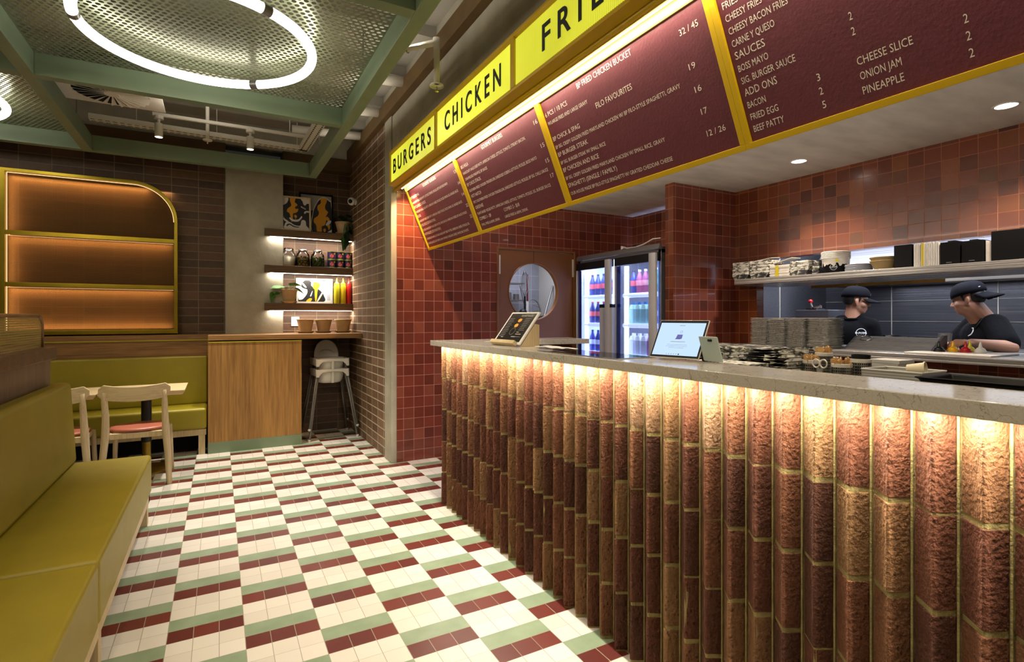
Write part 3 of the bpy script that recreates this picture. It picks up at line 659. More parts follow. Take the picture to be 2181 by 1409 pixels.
for y, lb in ((2.55, 'pale round conduit under the ceiling, nearest the end wall'), (1.75, 'pale round conduit, second from the end wall'), (.95, 'pale round conduit nearest the sprinkler pipe')): tag(MB().tube([(.9, y, 3.45), (1.62, y - .12, 3.45)], .045, 14).build('conduit', 'white_pt', None, smooth=True), lb, 'pipe', 'pale conduits under the ceiling')

# ================================================================ LIT WALL PANEL
wp = thing('wall_light_panel', 'brass framed glowing bronze mesh panel with one rounded corner', 'wall panel', (-.9, 3.1, 1.25))
def outline(x0, x1, z0, z1, r, n=14): return [(x1, z0)] + [(x1 - r + r * cos(a), z1 - r + r * sin(a)) for a in [pi / 2 * i / n for i in range(n + 1)]] + [(x0, z1), (x0, z0)]
XL, XR, ZB, ZT = -1.625, -.19, 1.225, 2.82
o1 = outline(XL, XR, ZB, ZT, .40); o2 = outline(XL + .045, XR - .032, ZB + .045, ZT - .032, .37); n = len(o1)
mb = MB(wp.location); vs = [(x, y, z) for y in (3.03, 3.15) for P in (o1, o2) for x, z in P]; fs = []
for i in range(n):
    j = (i + 1) % n
    fs += [(i, j, n + j, n + i), (2 * n + i, 2 * n + j, 3 * n + j, 3 * n + i), (i, j, 2 * n + j, 2 * n + i), (n + i, n + j, 3 * n + j, 3 * n + i)]
mb.add(vs, fs); mb.build('frame', 'brassY', wp, bevel=.003)
for z in (1.715, 2.21): MB(wp.location).box(XL + .04, XR - .03, 3.035, 3.13, z - .021, z + .021).build('shelf_rail', 'brassY', wp, bevel=.002)
MB(wp.location).sheet(o2, lambda u, v: (u, 3.075, v)).build('mesh_screen', 'gauze', wp, fixn=False)
mb = MB(wp.location); path = [(x, 3.066, z) for x, z in outline(XL + .05, XR - .037, ZB + .05, ZT - .037, .365)]
mb.tube([path[-1], path[-2]], .0028, 6); mb.tube(path[1:-1], .0025, 6); mb.build('led_edge', 'leda', wp)
mb = MB(wp.location)
for z in (1.686, 2.181): mb.box(XL + .05, XR - .04, 3.07, 3.073, z, z + .0016)
mb.build('led_rail', 'leda', wp)

# ================================================================ END WALL SEATING
lg = thing('wall_ledge', 'oak panelled ledge behind the far banquette with yellow strip', 'ledge', (-1.5, 3.0, 1.0))
mb = MB(lg.location); mb.box(-4, .10, 2.99, 3.15, 1.16, 1.213); mb.box(-4, .10, 3.0, 3.15, .0, 1.148); mb.build('panel', 'oak_x', lg)
MB(lg.location).box(-4, .10, 2.985, 3.1, 1.148, 1.160).build('trim_strip', 'yelstripe', lg)
bq = thing('banquette', 'far olive vinyl banquette along the end wall under the glowing panel', 'banquette', (-1.4, 2.8, 0))
MB(bq.location).box(-3.9, .09, 2.57, 2.98, .26, .475).build('seat_cushion', 'olive2', bq, bevel=.03, seg=4)
MB(bq.location).box(-3.9, .09, 2.93, 2.995, .47, .985).build('back_cushion', 'olive2', bq, bevel=.02, seg=3)
mb = MB(bq.location); mb.box(-3.9, .085, 2.60, 2.64, .195, .258); mb.box(-3.9, .085, 2.90, 2.95, .195, .258); mb.build('frame_rail', 'ash', bq, bevel=.003)
for x in (.045, -1.3, -2.6): MB(bq.location).box(x - .03, x + .03, 2.60, 2.66, 0, .195).build('leg', 'ash', bq, bevel=.003)
MB(bq.location).box(-3.9, .085, 2.90, 2.95, 0, .195).build('back_board', 'dark', bq)

# near banquette with partition and cane screen
nb = thing('banquette', 'near olive vinyl banquette running along the left foreground', 'banquette', (-.5, -1.5, 0))
MB(nb.location).box(-.72, -.205, -1.145, .675, .205, .465).build('seat_cushion', 'olive', nb, bevel=.022, seg=4)
MB(nb.location).box(-.72, -.205, -3.1, -1.155, .205, .465).build('seat_cushion', 'olive', nb, bevel=.022, seg=4)
MB(nb.location).prism([(-.605, .465), (-.735, .465), (-.735, .985), (-.635, .985)], lambda u, v, w: (u, w, v), -3.1, .675).build('back_cushion', 'olive', nb, bevel=.03, seg=4)
mb = MB(nb.location); mb.box(-.30, -.215, -3.1, .665, .145, .203); mb.box(-.72, -.66, -3.1, .665, .145, .203); mb.box(-.72, -.215, .61, .665, .145, .203); mb.build('frame_rail', 'ash', nb, bevel=.003)
for y in (.63, -1.03, -2.7): MB(nb.location).box(-.285, -.222, y - .03, y + .03, 0, .147).build('leg', 'ash', nb, bevel=.003)
pt = thing('seat_partition', 'oak partition with thick cap behind the near banquette', 'partition', (-.85, -1.2, 0))
MB(pt.location).box(-.98, -.74, -3.2, .67, 0, 1.135).build('panel', 'oak_dark', pt)
MB(pt.location).box(-1.0, -.71, -3.2, .685, 1.137, 1.213).build('cap_rail', 'walnut', pt, bevel=.006)
cs = thing('cane_screen', 'woven cane screen standing on the partition cap', 'screen', (-.78, -1, 1.213))
def rr(y0, y1, z0, z1, r): return [(y0, z0), (y0, z1), (y1 - r, z1)] + [(y1 - r + r * sin(a), z1 - r + r * cos(a)) for a in [pi / 2 * i / 8 for i in range(9)]] + [(y1, z0)]
MB(cs.location).sheet(rr(-3.2, .655, 1.213, 1.405, .08), lambda u, v: (-.78, u, v)).build('cane_panel', 'cane', cs, fixn=False)
MB(cs.location).tube([(-.78, u, v) for u, v in rr(-3.2, .66, 1.213, 1.41, .085)[1:]], .011, 8).build('frame', 'oak_y', cs, smooth=True)

# tables
def table(x0, x1, y0, y1, lab):
    cx, cy = (x0 + x1) / 2, (y0 + y1) / 2
    r = thing('cafe_table', lab, 'table', (cx, cy, 0), group='pale ash tables by the far banquette'); hx_, hy = (x1 - x0) / 2, (y1 - y0) / 2
    mb = MB(); mb.add([(-hx_ + .02, -hy + .02, .708), (hx_ - .02, -hy + .02, .708), (hx_ - .02, hy - .02, .708), (-hx_ + .02, hy - .02, .708), (-hx_, -hy, .738), (hx_, -hy, .738), (hx_, hy, .738), (-hx_, hy, .738),
                      (-hx_, -hy, .75), (hx_, -hy, .75), (hx_, hy, .75), (-hx_, hy, .75)], [(0, 1, 2, 3), (8, 9, 10, 11)] + [(k + i, k + (i + 1) % 4, k + 4 + (i + 1) % 4, k + 4 + i) for k in (0, 4) for i in range(4)])
    mb.build('tabletop', 'ash_x', r, bevel=.002)
    MB().tube([(0, 0, .26), (0, 0, .708)], .041, 20).build('column', 'black', r, smooth=True, bevel=.002)
    MB().tube([(0, 0, .018), (0, 0, .262)], .036, 20).build('column_sleeve', 'brass', r, smooth=True, bevel=.002)
    MB().lathe([(0, 0), (.215, 0), (.215, .012), (.20, .017), (0, .02)], n=40).build('base_plate', 'brass', r)
    return r
table(-.70, -.07, 1.90, 2.50, 'pale ash cafe table on a black and brass pedestal, nearer the oak cabinet')
table(-1.34, -.71, 1.90, 2.50, 'pale ash cafe table mostly hidden behind the near banquette')

def chair(lab):
    r = thing('dining_chair', lab, 'chair', (0, 0, 0), group='pale ash chairs with coral seats at the far tables')
    mb = MB(); mb.lathe([(0, .022), (.15, .021), (.185, .016), (.205, .004), (.20, -.008), (.15, -.012), (0, -.012)], n=32)
    for i, p in enumerate(mb.v): sx = max(-.205, min(.205, p.x * 1.12)); mb.v[i] = V((sx, p.y * 1.0, p.z + .462))
    mb.build('seat_pad', 'coral', r, smooth=True)
    mb = MB(); mb.box(-.19, .19, -.19, -.155, .40, .447); mb.box(-.175, .175, .15, .18, .40, .447); mb.box(-.205, -.175, -.18, .16, .40, .447); mb.box(.175, .205, -.18, .16, .40, .447); mb.build('seat_frame', 'ash', r, bevel=.004)
    for s in (-1, 1):
        MB().tube([(s * .235, -.225, 0), (s * .222, -.210, .25), (s * .207, -.195, .44), (s * .202, -.215, .60), (s * .203, -.255, .72), (s * .203, -.272, .80)], [.021, .025, .028, .024, .021, .017], 10, ell=1.0).build('rear_leg', 'ash', r, smooth=True)
        MB().tube([(s * .215, .20, 0), (s * .198, .17, .435)], [.016, .021], 10).build('front_leg', 'ash', r, smooth=True)
    pts = [(-.245 + .49 * i / 14) for i in range(15)]; vs = []; fs = []
    for i, x in enumerate(pts):
        y = -.285 + .05 * (1 - (x / .245) ** 2) * -1 + .035; y = -.25 - .045 * (1 - (x / .245) ** 2) + 0; e = abs(x) / .245; hh = .060 if e < .9 else .060 * math.sqrt(max(.12, 1 - ((e - .9) / .1) ** 2))
        zc = .777 + .026 * e ** 2
        for dy, dz in ((-.011, -hh), (-.011, hh), (.011, hh), (.011, -hh)): vs.append((x, y + dy + (.006 if dz > 0 else 0), zc + dz))
    for i in range(14):
        for k in range(4): fs.append((i * 4 + k, i * 4 + (k + 1) % 4, (i + 1) * 4 + (k + 1) % 4, (i + 1) * 4 + k))
    fs += [(0, 1, 2, 3), tuple(14 * 4 + k for k in range(4))]
    mb = MB(); mb.add(vs, fs); mb.build('backrest', 'ash_x', r, bevel=.006, seg=3)
    return r
ch = chair('pale ash chair with coral seat drawn up to the table by the cabinet'); ch.location = (-.395, 1.85, 0); ch.rotation_euler = (0, 0, -.03)
dup(ch, (-.945, 1.85, 0), .0, 'pale ash chair with coral seat, half hidden by the near banquette')

# ================================================================ CABINET, SHELVES, HIGH CHAIRS
cb = thing('cabinet', 'plain oak cabinet with sage green plinth beside the high chairs', 'cabinet', (.55, 2.85, 0))
MB(cb.location).box(.10, 1.00, 2.575, 3.08, .112, 1.148).build('carcass', 'oak_v', cb, bevel=.002)
MB(cb.location).box(.10, 1.00, 2.572, 3.05, 0, .112).build('plinth', 'green', cb)
MB(cb.location).box(.105, 1.00, 2.571, 2.60, 1.136, 1.147).build('trim_strip', 'yelstripe', cb)
bt = thing('wall_bench', 'long oak bench top over the cabinet and high chairs', 'shelf', (.9, 2.9, 1.16))
MB(bt.location).box(.10, 1.658, 2.57, 3.085, 1.16, 1.213).build('top', 'oak_x', bt, bevel=.002)
MB(bt.location).box(.862, 1.658, 3.085, 3.25, 1.16, 1.213).build('rear_infill', 'oak_x', bt)
SH = []
for zt, zb, lab in ((2.425, 2.34, 'top brown wall shelf holding the two framed prints'), (2.005, 1.918, 'middle brown wall shelf holding jars and cans'), (1.565, 1.48, 'lowest brown wall shelf holding sauce bottles and a plant')):
    s = thing('wall_shelf', lab, 'shelf', (1.16, 3.1, zb), group='brown shelves with white light strips')
    mb = MB(s.location); mb.prism([(.66, 3.05), (1.657, 3.05), (1.657, 3.25), (.862, 3.25), (.862, 3.088), (.66, 3.088)], lambda u, v, w: (u, v, w), zb, zt); mb.build('board', 'walnut', s, bevel=.002)
    MB(s.location).box(.72, 1.65, 3.08, 3.087, zb - .005, zb - .001).build('led_strip', 'ledw', s)

def highchair(lab, z):
    r = thing('high_chair', lab, 'high chair', (1.345, 2.88, z), rz=.06, group='stacked white high chairs')
    for sx in (-1, 1):
        for sy in (-1, 1):
            lg_ = MB().tube([(sx * .27, sy * .225, .012), (sx * .145, sy * .125, .80)], .0135, 10).build('leg', 'grey', r, smooth=True)
            MB().ball((sx * .271, sy * .226, .013), .017, 12).build('foot', 'white_pl', lg_, smooth=True)
    # seat shell: bucket with tall rounded back
    mb = MB(); vs = []; fs = []; N = 24; ZS = [.635, .64, .66, .71, .79, .80]; sc = [.60, .74, .84, .93, .98, 1.06]
    for z_, k in zip(ZS, sc):
        for i in range(N):
            a = 2 * pi * i / N; e = .8; x = .165 * k * math.copysign(abs(cos(a)) ** e, cos(a)); y = .15 * k * math.copysign(abs(sin(a)) ** e, sin(a)); vs.append((x, y, z_))
    for j in range(5):
        for i in range(N): fs.append((j * N + i, j * N + (i + 1) % N, (j + 1) * N + (i + 1) % N, (j + 1) * N + i))
    fs.append(tuple(range(N))); mb.add(vs, fs); mb.build('seat_shell', 'white_pl', r, smooth=True, solid=.006)
    arch = [(-.15, -.02), (-.148, .06), (-.132, .13), (-.10, .185), (-.055, .218), (0, .228), (.055, .218), (.10, .185), (.132, .13), (.148, .06), (.15, -.02)]
    mb = MB(); vs = [(x, .145 + .02 * z_ / .2 - .5 * x * x, .79 + z_) for x, z_ in arch] + [(x * .5, .165 + .02 * z_ / .2, .79 + z_ * .5) for x, z_ in arch]; n = len(arch)
    mb.add(vs + [(0, .17, .79)], [(i, i + 1, n + i + 1, n + i) for i in range(n - 1)] + [(n + i, n + i + 1, 2 * n) for i in range(n - 1)]); mb.build('backrest', 'white_pl', r, smooth=True, solid=.012, subs=1)
    # front apron with arch cut-out and crotch post
    out = [(-.175, .80), (.175, .80), (.185, .712), (.155, .712), (.145, .735), (.115, .762), (.06, .77), (-.06, .77), (-.115, .762), (-.145, .735), (-.155, .712), (-.185, .712)]
    MB().prism(out, lambda u, v, w: (u, w, v), -.185, -.165).build('front_apron', 'white_pl', r, bevel=.004)
    for s in (-1, 1): MB().prism([(-.175, .80), (.16, .80), (.16, .72), (-.175, .72)], lambda u, v, w: (w, u, v), s * .172, s * .188).build('side_rim', 'white_pl', r, bevel=.004)
    MB().box(-.016, .016, -.178, -.165, .64, .78).build('crotch_post', 'white_pl', r, bevel=.004)
    return r
highchair('lower of two stacked white high chairs, its feet on the tiles', 0)
highchair('upper of two stacked white high chairs, its feet clear of the floor', .12)

def pot(name, lab, x, y, z, s=1.0, group=None):
    r = thing(name, lab, 'plant pot', (x, y, z), group=group)
    MB().lathe([(0, .012), (.066 * s, .012), (.096 * s, .150 * s), (.104 * s, .150 * s), (.104 * s, .166 * s), (.094 * s, .166 * s), (.090 * s, .135 * s), (0, .135 * s)], n=28).build('pot', 'terra', r, smooth=False, bevel=.0015)
    MB().lathe([(0, 0), (.076 * s, 0), (.098 * s, .018), (.098 * s, .024), (.09 * s, .024), (.07 * s, .008), (0, .008)], n=28).build('saucer', 'terra', r, bevel=.001)
    return r
for x, l in ((1.095, 'empty tan plant pot on the bench nearest the wall socket'), (1.302, 'empty tan plant pot in the middle of three on the bench'), (1.528, 'empty tan plant pot nearest the brick side wall')): pot('plant_pot', l, x, 3.0, 1.213, .98, 'empty tan pots on the bench')
def leafy(r, specs, m, s):
    for (x, y, z), d, roll, L_ in specs:
        L_ *= s; mb = MB(); D = V(d).normalized(); up = V((0, 0, 1)); sd = D.cross(up).normalized(); nn = sd.cross(D).normalized()
        sd = sd * cos(roll) + nn * sin(roll); nn = sd.cross(D).normalized(); w = [0, .34, .46, .42, .28, .12, 0]; pts = []
        for i, k in enumerate(w):
            t = i / 6; c = V((x, y, z)) + D * (L_ * t) - V((0, 0, 1)) * (L_ * .35 * t * t)
            pts += [c - sd * (k * L_ * .8) + nn * (k * L_ * .15), c, c + sd * (k * L_ * .8) + nn * (k * L_ * .15)]
        fs = [(i * 3 + a, i * 3 + a + 1, i * 3 + a + 4, i * 3 + a + 3) for i in range(6) for a in (0, 1)]
        mb.add(pts, fs); mb.build('leaf', m, r, smooth=True, fixn=False)
def stems(r, specs, base):
    mb = MB()
    for (x, y, z), d, roll, L_ in specs: mb.tube([base, (x * .5 + base[0] * .5, y * .5 + base[1] * .5, max(z, base[2]) * .7 + base[2] * .3 + .02), (x, y, z)], .0025, 5)
    mb.build('stem', 'leaf', r)
pl = pot('potted_plant', 'pothos plant with light green leaves in tan pot on the lowest shelf', .925, 3.12, 1.565, .98)
pl['category'] = 'potted plant'
sp_ = [((.03, -.03, .21), (.9, -.2, .25), .4, .085), ((-.07, -.04, .19), (-1, -.1, .15), .6, .10), ((-.18, -.05, .13), (-.2, -.3, -1), 1.2, .075), ((.06, -.05, .175), (.9, -.3, -.3), .3, .085), ((.02, .0, .20), (.3, -.6, .7), .2, .07), ((-.03, -.05, .18), (-.5, -.8, .3), .2, .07), ((-.10, -.05, .12), (-.8, -.4, -.2), .5, .06), ((.09, -.04, .15), (1, -.3, -.3), .2, .07)]
leafy(pl, sp_, 'leaf', 1.45); stems(pl, sp_, (0, 0, .13)); mb = MB(); mb.ball((0, 0, .135), (.085, .085, .03), 14)
for k in range(14): a = R(0, 6.28); mb.cap((.05 * cos(a), .05 * sin(a), .14), (.09 * cos(a + .4), .09 * sin(a + .4), .18), .006, .003, 5)
mb.build('moss', 'soil', pl, smooth=True)
pd = pot('potted_plant', 'dark trailing plant in tan pot on the top shelf end', 1.555, 3.14, 2.425, .92)
pd['category'] = 'potted plant'
sp_ = [((R(-.09, .09), R(-.06, .02), R(.15, .24)), (R(-1, 1), R(-1, 0), R(-.2, .6)), R(0, 1), R(.06, .085)) for _ in range(12)] + [((.03 + R(-.03, .03), -.10 + R(-.01, .01), .12 - .03 * k), (R(-.6, .6), -.5, -.8), R(0, 1), .07) for k in range(8)]
leafy(pd, sp_, 'leafd', 1.4); stems(pd, sp_, (0, 0, .13))
sp_ = [((.0 + R(-.04, .05), -.105, -.03 - .018 * k), (R(-.6, .6), -.4, -.9), R(0, 1), .06) for k in range(7)]
leafy(pd, sp_, 'leaf', 1.3); stems(pd, sp_, (.03, -.10, .1))

def jar(x, lab, fill, fcol, lid):
    r = thing('glass_jar', lab, 'jar', (x, 3.14, 2.005), group='glass storage jars on the middle shelf')
    MB().lathe([(0, .003), (.074, .003), (.078, .012), (.078, .13), (.07, .155), (.05, .172), (.05, .19)], n=28).build('glass', 'glass', r, smooth=True, fixn=False)
    if lid == 'glass':
        mb = MB(); mb.lathe([(.052, .188), (.056, .192), (.056, .205), (.045, .215), (0, .218)], n=24); mb.build('lid', 'glass', r, smooth=True, fixn=False)
        MB().tube([(.054 * cos(a), .054 * sin(a), .186) for a in [2 * pi * i / 24 for i in range(24)]], .003, 5, closed=True).build('clamp_wire', 'chrome', r)
    else: MB().lathe([(0, .206), (.052, .206), (.055, .202), (.055, .184), (.048, .184)], n=28).build('lid', 'chrome', r, bevel=.001)
    if fill == 'flour': MB().lathe([(0, .006), (.071, .006), (.074, .02), (.074, .118), (.05, .125), (0, .112)], n=28).build('flour', fcol, r, smooth=True)
    else:
        mb = MB(); k = 0
        for z_ in range(4):
            for i in range(8):
                a = 2 * pi * (i + .5 * (z_ % 2)) / 8
                if fill == 'olive': mb.ball((.054 * cos(a), .054 * sin(a), .022 + z_ * .03), .0175, 10)
                else: mb.ball((.050 * cos(a), .050 * sin(a), .024 + z_ * .028), (.024, .012, .019), 10, Euler((R(-.6, .6), R(-.6, .6), a)))
        mb.lathe([(0, .005), (.045, .005), (.045, .115), (0, .12)], n=12)
        mb.build('pickles', fcol, r, smooth=True)
jar(.925, 'clip-top glass jar of white flour on the middle shelf', 'flour', mat('white_flour', '#d6cfb8', .95), 'glass')
jar(1.085, 'glass jar of round brown pickled olives on the middle shelf', 'olive', mat('brown_pickle', '#6e5a16', .35, var=.6, vs=22), 'm')
jar(1.255, 'glass jar of green gherkins between olives and cans', 'gher', mat('green_pickle', '#46531a', .35, var=.4, vs=22), 'm')

def can_mat():
    t = NT('fruit_can_label'); sp = t.n('SeparateXYZ', {0: t.coord()})
    d = t.math('SQRT', t.math('ADD', t.math('POWER', (sp, 0), 2.0), t.math('POWER', t.math('SUBTRACT', (sp, 2), .045), 2.0)))
    nz = t.n('TexNoise', {'Vector': t.coord(), 'Scale': 70.0}); dd = t.math('ADD', d, t.math('MULTIPLY', t.math('SUBTRACT', nz, .5), .022))
    fr = t.math('MULTIPLY', t.math('LESS_THAN', dd, .027), t.math('LESS_THAN', (sp, 1), 0.0))
    yl = t.math('LESS_THAN', t.math('SQRT', t.math('ADD', t.math('POWER', t.math('SUBTRACT', (sp, 0), .031), 2.0), t.math('POWER', t.math('SUBTRACT', (sp, 2), .072), 2.0))), .009)
    c = t.mix(fr, hx('#16123a'), t.ramp(nz, [(.4, hx('#7a1c24')), (.55, hx('#c2545a')), (.7, hx('#e0a0a0'))]))
    return t.done(t.mix(t.math('MULTIPLY', yl, t.math('LESS_THAN', (sp, 1), 0.0)), c, hx('#c8b42a')), .35)
M['can'] = can_mat()
c0 = thing('food_can', 'x', 'can', (1.415, 3.13, 2.005), group='dark blue fruit cans in two layers on the middle shelf')
MB().lathe([(.0475, .006), (.0475, .094)], n=28).build('label', 'can', c0, smooth=True)
MB().lathe([(0, .003), (.045, .003), (.05, 0), (.05, .007), (.047, .008), (.047, .092), (.05, .093), (.05, .10), (.045, .097), (0, .096)], n=28).build('tin', mat('greenish_tin', '#8f9a4a', .3, .8), c0, bevel=.001)
nm = {0: 'leftmost', 1: 'middle', 2: 'rightmost'}
for k in range(6):
    c, z = k % 3, k // 3; lb = 'dark blue fruit can, %s of the %s layer of cans' % (nm[c], 'lower upper'.split()[z])
    if k == 0: c0['label'] = lb
    else: dup(c0, (1.415 + c * .098, 3.13, 2.005 + z * .101), 0, lb)
def sauce(x, col, lab):
    r = thing('squeeze_bottle', lab, 'sauce bottle', (x, 3.12, 1.565), group='sauce squeeze bottles on the lowest shelf'); m = mat('sauce_' + col, col, .35, **{'Subsurface Weight': .1})
    MB().lathe([(0, 0), (.032, 0), (.0345, .006), (.0345, .21), (.031, .228), (.026, .234)], n=24).build('body', m, r, smooth=True)
    MB().lathe([(.030, .232), (.030, .248), (.018, .262), (.010, .275), (.004, .315), (0, .316)], n=20).build('nozzle', m, r, smooth=True)
sauce(1.475, '#c9c01e', 'pale yellow squeeze bottle beside the framed print'); sauce(1.552, '#d3b913', 'yellow squeeze bottle between pale yellow and red ones'); sauce(1.622, '#b3110e', 'red squeeze bottle against the side wall')

# framed prints (abstract drip and wave shapes)
def framed(lab, x0, x1, z0, z1, y, tilt, fcol, shapes, fw=.018, bg='#14151c', name='framed_print'):
    cx = (x0 + x1) / 2; w = (x1 - x0) / 2; h = z1 - z0; r = thing(name, lab, 'framed print', (cx, y, z0), rot=(-tilt, 0, 0))
    mb = MB()
    for a, b, c, d in ((-w, w, 0, fw), (-w, w, h - fw, h), (-w, -w + fw, fw, h - fw), (w - fw, w, fw, h - fw)): mb.box(a, b, -.012, .012, c, d)
    mb.build('frame', fcol, r, bevel=.001)
    cols = {}; mb = MB(); mb.box(-w + fw, w - fw, .002, .008, fw, h - fw, 0); ms = [mat('print_ground', bg, .5)]; k = 0
    def bl(pts, n=6):
        P = [V((p[0], p[1], 0)) for p in pts]; o = []; m = len(P)
        for i in range(m):
            a, b, c, d = P[i - 1], P[i], P[(i + 1) % m], P[(i + 2) % m]
            for q in range(n):
                t_ = q / n; o.append(.5 * ((2 * b) + (c - a) * t_ + (2 * a - 5 * b + 4 * c - d) * t_ ** 2 + (3 * b - a - 3 * c + d) * t_ ** 3))
        return [(min(1, max(0, p.x)), min(1, max(0, p.y))) for p in o]
    for col, pts, sm in shapes:
        if col not in cols: cols[col] = len(ms); ms.append(mat('print_' + col, col, .5))
        k += 1; W_, H_ = 2 * w - 2 * fw, h - 2 * fw
        mb.sheet(bl(pts) if sm else pts, lambda u, v: (-w + fw + u * W_, .0018 - .00012 * k, fw + v * H_), cols[col])
    mb.build('print', ms, r, fixn=False); return r
Yc, Wc = '#c98a0c', '#c9c3bc'
drip = [(.28, 1), (.27, .9), (.31, .8), (.30, .74), (.17, .64), (.15, .55), (.24, .50), (.28, .38), (.33, .22), (.37, .38), (.38, .50), (.47, .53), (.55, .58), (.58, .67), (.49, .66), (.46, .72), (.55, .78), (.52, .83), (.45, .88), (.47, 1)]
framed('pale framed print of a yellow drip over white waves on the top shelf', .845, 1.172, 2.427, 2.84, 3.10, .10, 'ash', [
  (Wc, [(0, 1), (.2, 1), (.17, .86), (.07, .78), (0, .77)], 1), (Wc, [(.70, 1), (1, 1), (1, .87), (.92, .86), (.86, .80), (.79, .82), (.75, .92)], 1), (Yc, drip, 1),
  (Wc, [(.24, .37), (.40, .31), (.58, .33), (.70, .44), (.72, .39), (.58, .26), (.38, .25), (.26, .31)], 1), (Wc, [(.06, .13), (.12, .21), (.25, .22), (.42, .14), (.60, .12), (.66, .16), (.70, .29), (.78, .32), (.86, .28), (.88, .15), (.95, 0), (.10, 0)], 1),
  ('#14151c', [(.12, .12), (.24, .17), (.42, .10), (.60, .08), (.58, .06), (.40, .07), (.24, .13), (.15, .08)], 1), (Wc, [(.68, .76), (.76, .74), (.85, .70), (.88, .67), (.80, .68), (.70, .72)], 1), ('#14151c', [(.71, .745), (.79, .715), (.85, .69), (.78, .70)], 1),
  (Wc, [(.80, .57), (.88, .62), (1, .62), (1, .57), (.90, .57), (.83, .52)], 1), (Wc, [(.03, .40), (.06, .32), (.20, .24), (.17, .20), (.02, .28)], 1), (Yc, [(.42, .42), (.46, .47), (.53, .42), (.49, .36), (.475, .28), (.465, .36)], 1)])
framed('taller black-edged print of a yellow drip under a white arch', 1.05, 1.445, 2.427, 2.915, 3.17, .08, 'blackbox', [
  ('#8c8680', [(0, 1), (1, 1), (1, .8), (.0, .45)], 0), (Wc, [(.38, .52), (.50, .78), (.62, .93), (.78, .975), (.93, .90), (1, .80), (1, 0), (.36, 0)], 1), ('#12131a', [(.40, .50), (.51, .76), (.63, .90), (.78, .945), (.92, .87), (.985, .77), (1, 0), (.38, 0)], 1),
  (Yc, [(.655, .935), (.645, .80), (.55, .72), (.54, .62), (.585, .54), (.55, .44), (.43, .36), (.41, .26), (.49, .17), (.52, 0), (.66, 0), (.67, .15), (.76, .19), (.80, .27), (.83, .34), (.90, .30), (.93, .37), (.86, .44), (.80, .42), (.86, .52), (.88, .57), (.80, .64), (.79, .74), (.84, .84), (.84, .935)], 1),
  (Wc, [(.80, .20), (.86, .30), (.95, .34), (.98, .30), (.90, .21)], 1), (Yc, [(.82, .19), (.93, .21), (.94, .14), (.90, .07), (.87, .15)], 1), (Wc, [(.84, .0), (1, .09), (1, 0)], 0), (Yc, [(.72, .08), (.79, .10), (.80, .04), (.75, 0)], 1)])
Yd = '#d8b814'
framed('white framed print of black and yellow abstract shapes on the lowest shelf', 1.015, 1.437, 1.567, 1.872, 3.17, .08, 'white_pl', [
  ('#16161a', [(.10, .72), (.18, .95), (.30, 1.0), (.40, .90), (.40, .75), (.52, .62), (.62, .58), (.70, .48), (.78, .30), (.76, 0), (0, 0), (0, .12), (.18, .40), (.28, .55), (.16, .62)], 1), ('#f0efec', [(.02, .10), (.08, .30), (.20, .50), (.28, .52), (.26, .35), (.14, .12)], 1), ('#f0efec', [(.16, .85), (.22, .75), (.26, .66), (.21, .66), (.14, .78)], 1),
  (Yd, [(.46, .82), (.50, .92), (.58, .90), (.66, .86), (.65, .70), (.60, .58), (.58, .40), (.56, .12), (.52, .02), (.50, .30), (.50, .55), (.45, .66)], 1), (Yd, [(.24, .02), (.34, .16), (.42, .14), (.36, 0)], 1), ('#f0efec', [(.36, .26), (.41, .44), (.44, .50), (.40, .28)], 1), ('#e8d9c4', [(.56, .02), (.70, .40), (.84, .66), (.78, .48), (.64, .10)], 1), ('#b9b7c4', [(.88, .06), (.88, .52), (.98, .52), (.98, .06)], 0), ('#b8b8b8', [(0, .975), (1, .975), (1, .995), (0, .995)], 0)], fw=.02, bg='#e9e8e6')
sk = thing('wall_socket', 'white wall socket plate behind the empty plant pots', 'socket', (1.01, 3.245, 1.35))
MB(sk.location).box(.966, 1.056, 3.236, 3.25, 1.29, 1.405).build('plate', 'white_pl', sk, bevel=.004)
MB(sk.location).box(.99, 1.005, 3.233, 3.236, 1.335, 1.365).build('switch', 'white_pl', sk)
sc_ = thing('security_camera', 'small white dome security camera on the brick side wall', 'camera', (1.61, 2.9, 2.8))
MB(sc_.location).tube([(1.66, 2.90, 2.80), (1.63, 2.89, 2.80)], [.04, .035], 16).build('mount', 'white_pl', sc_, smooth=True)
MB(sc_.location).ball((1.605, 2.88, 2.797), .048, 20).build('housing', 'white_pl', sc_, smooth=True)
MB(sc_.location).ball((1.583, 2.848, 2.79), (.026, .026, .026), 14).build('lens', 'blackpl', sc_, smooth=True)

# ================================================================ DRINKS FRIDGE
fr = thing('drinks_fridge', 'two-door glass drinks fridge glowing blue-white behind the counter', 'fridge', (4.15, .62, 0))
fx, fb, y0, y1 = 3.80, 4.45, -.03, 1.275
mb = MB(fr.location); mb.box(fx, fb, y0, y0 + .04, .12, 2.04); mb.box(fx, fb, y1 - .04, y1, .12, 2.04); mb.box(fx, fb, y0, y1, 2.0, 2.06); mb.box(fx, fb, y0, y1, .10, .16); mb.box(fx + .02, fb, .602, .642, .16, 2.0)
mb.build('cabinet', 'grey', fr, bevel=.004)
mb = MB(fr.location); mb.prism([(3.755, 2.035), (3.80, 2.03), (3.80, 2.075), (3.77, 2.085)], lambda u, v, w: (u, w, v), y0 - .01, y1 - .02); mb.build('canopy', 'grey', fr, bevel=.003)
MB(fr.location).box(fb - .02, fb - .01, y0 + .04, y1 - .04, .16, 2.0).build('back_panel', emis('fridge_back_glow', '#bccaff', 8), fr)  # panel made to glow so the interior looks brightly lit
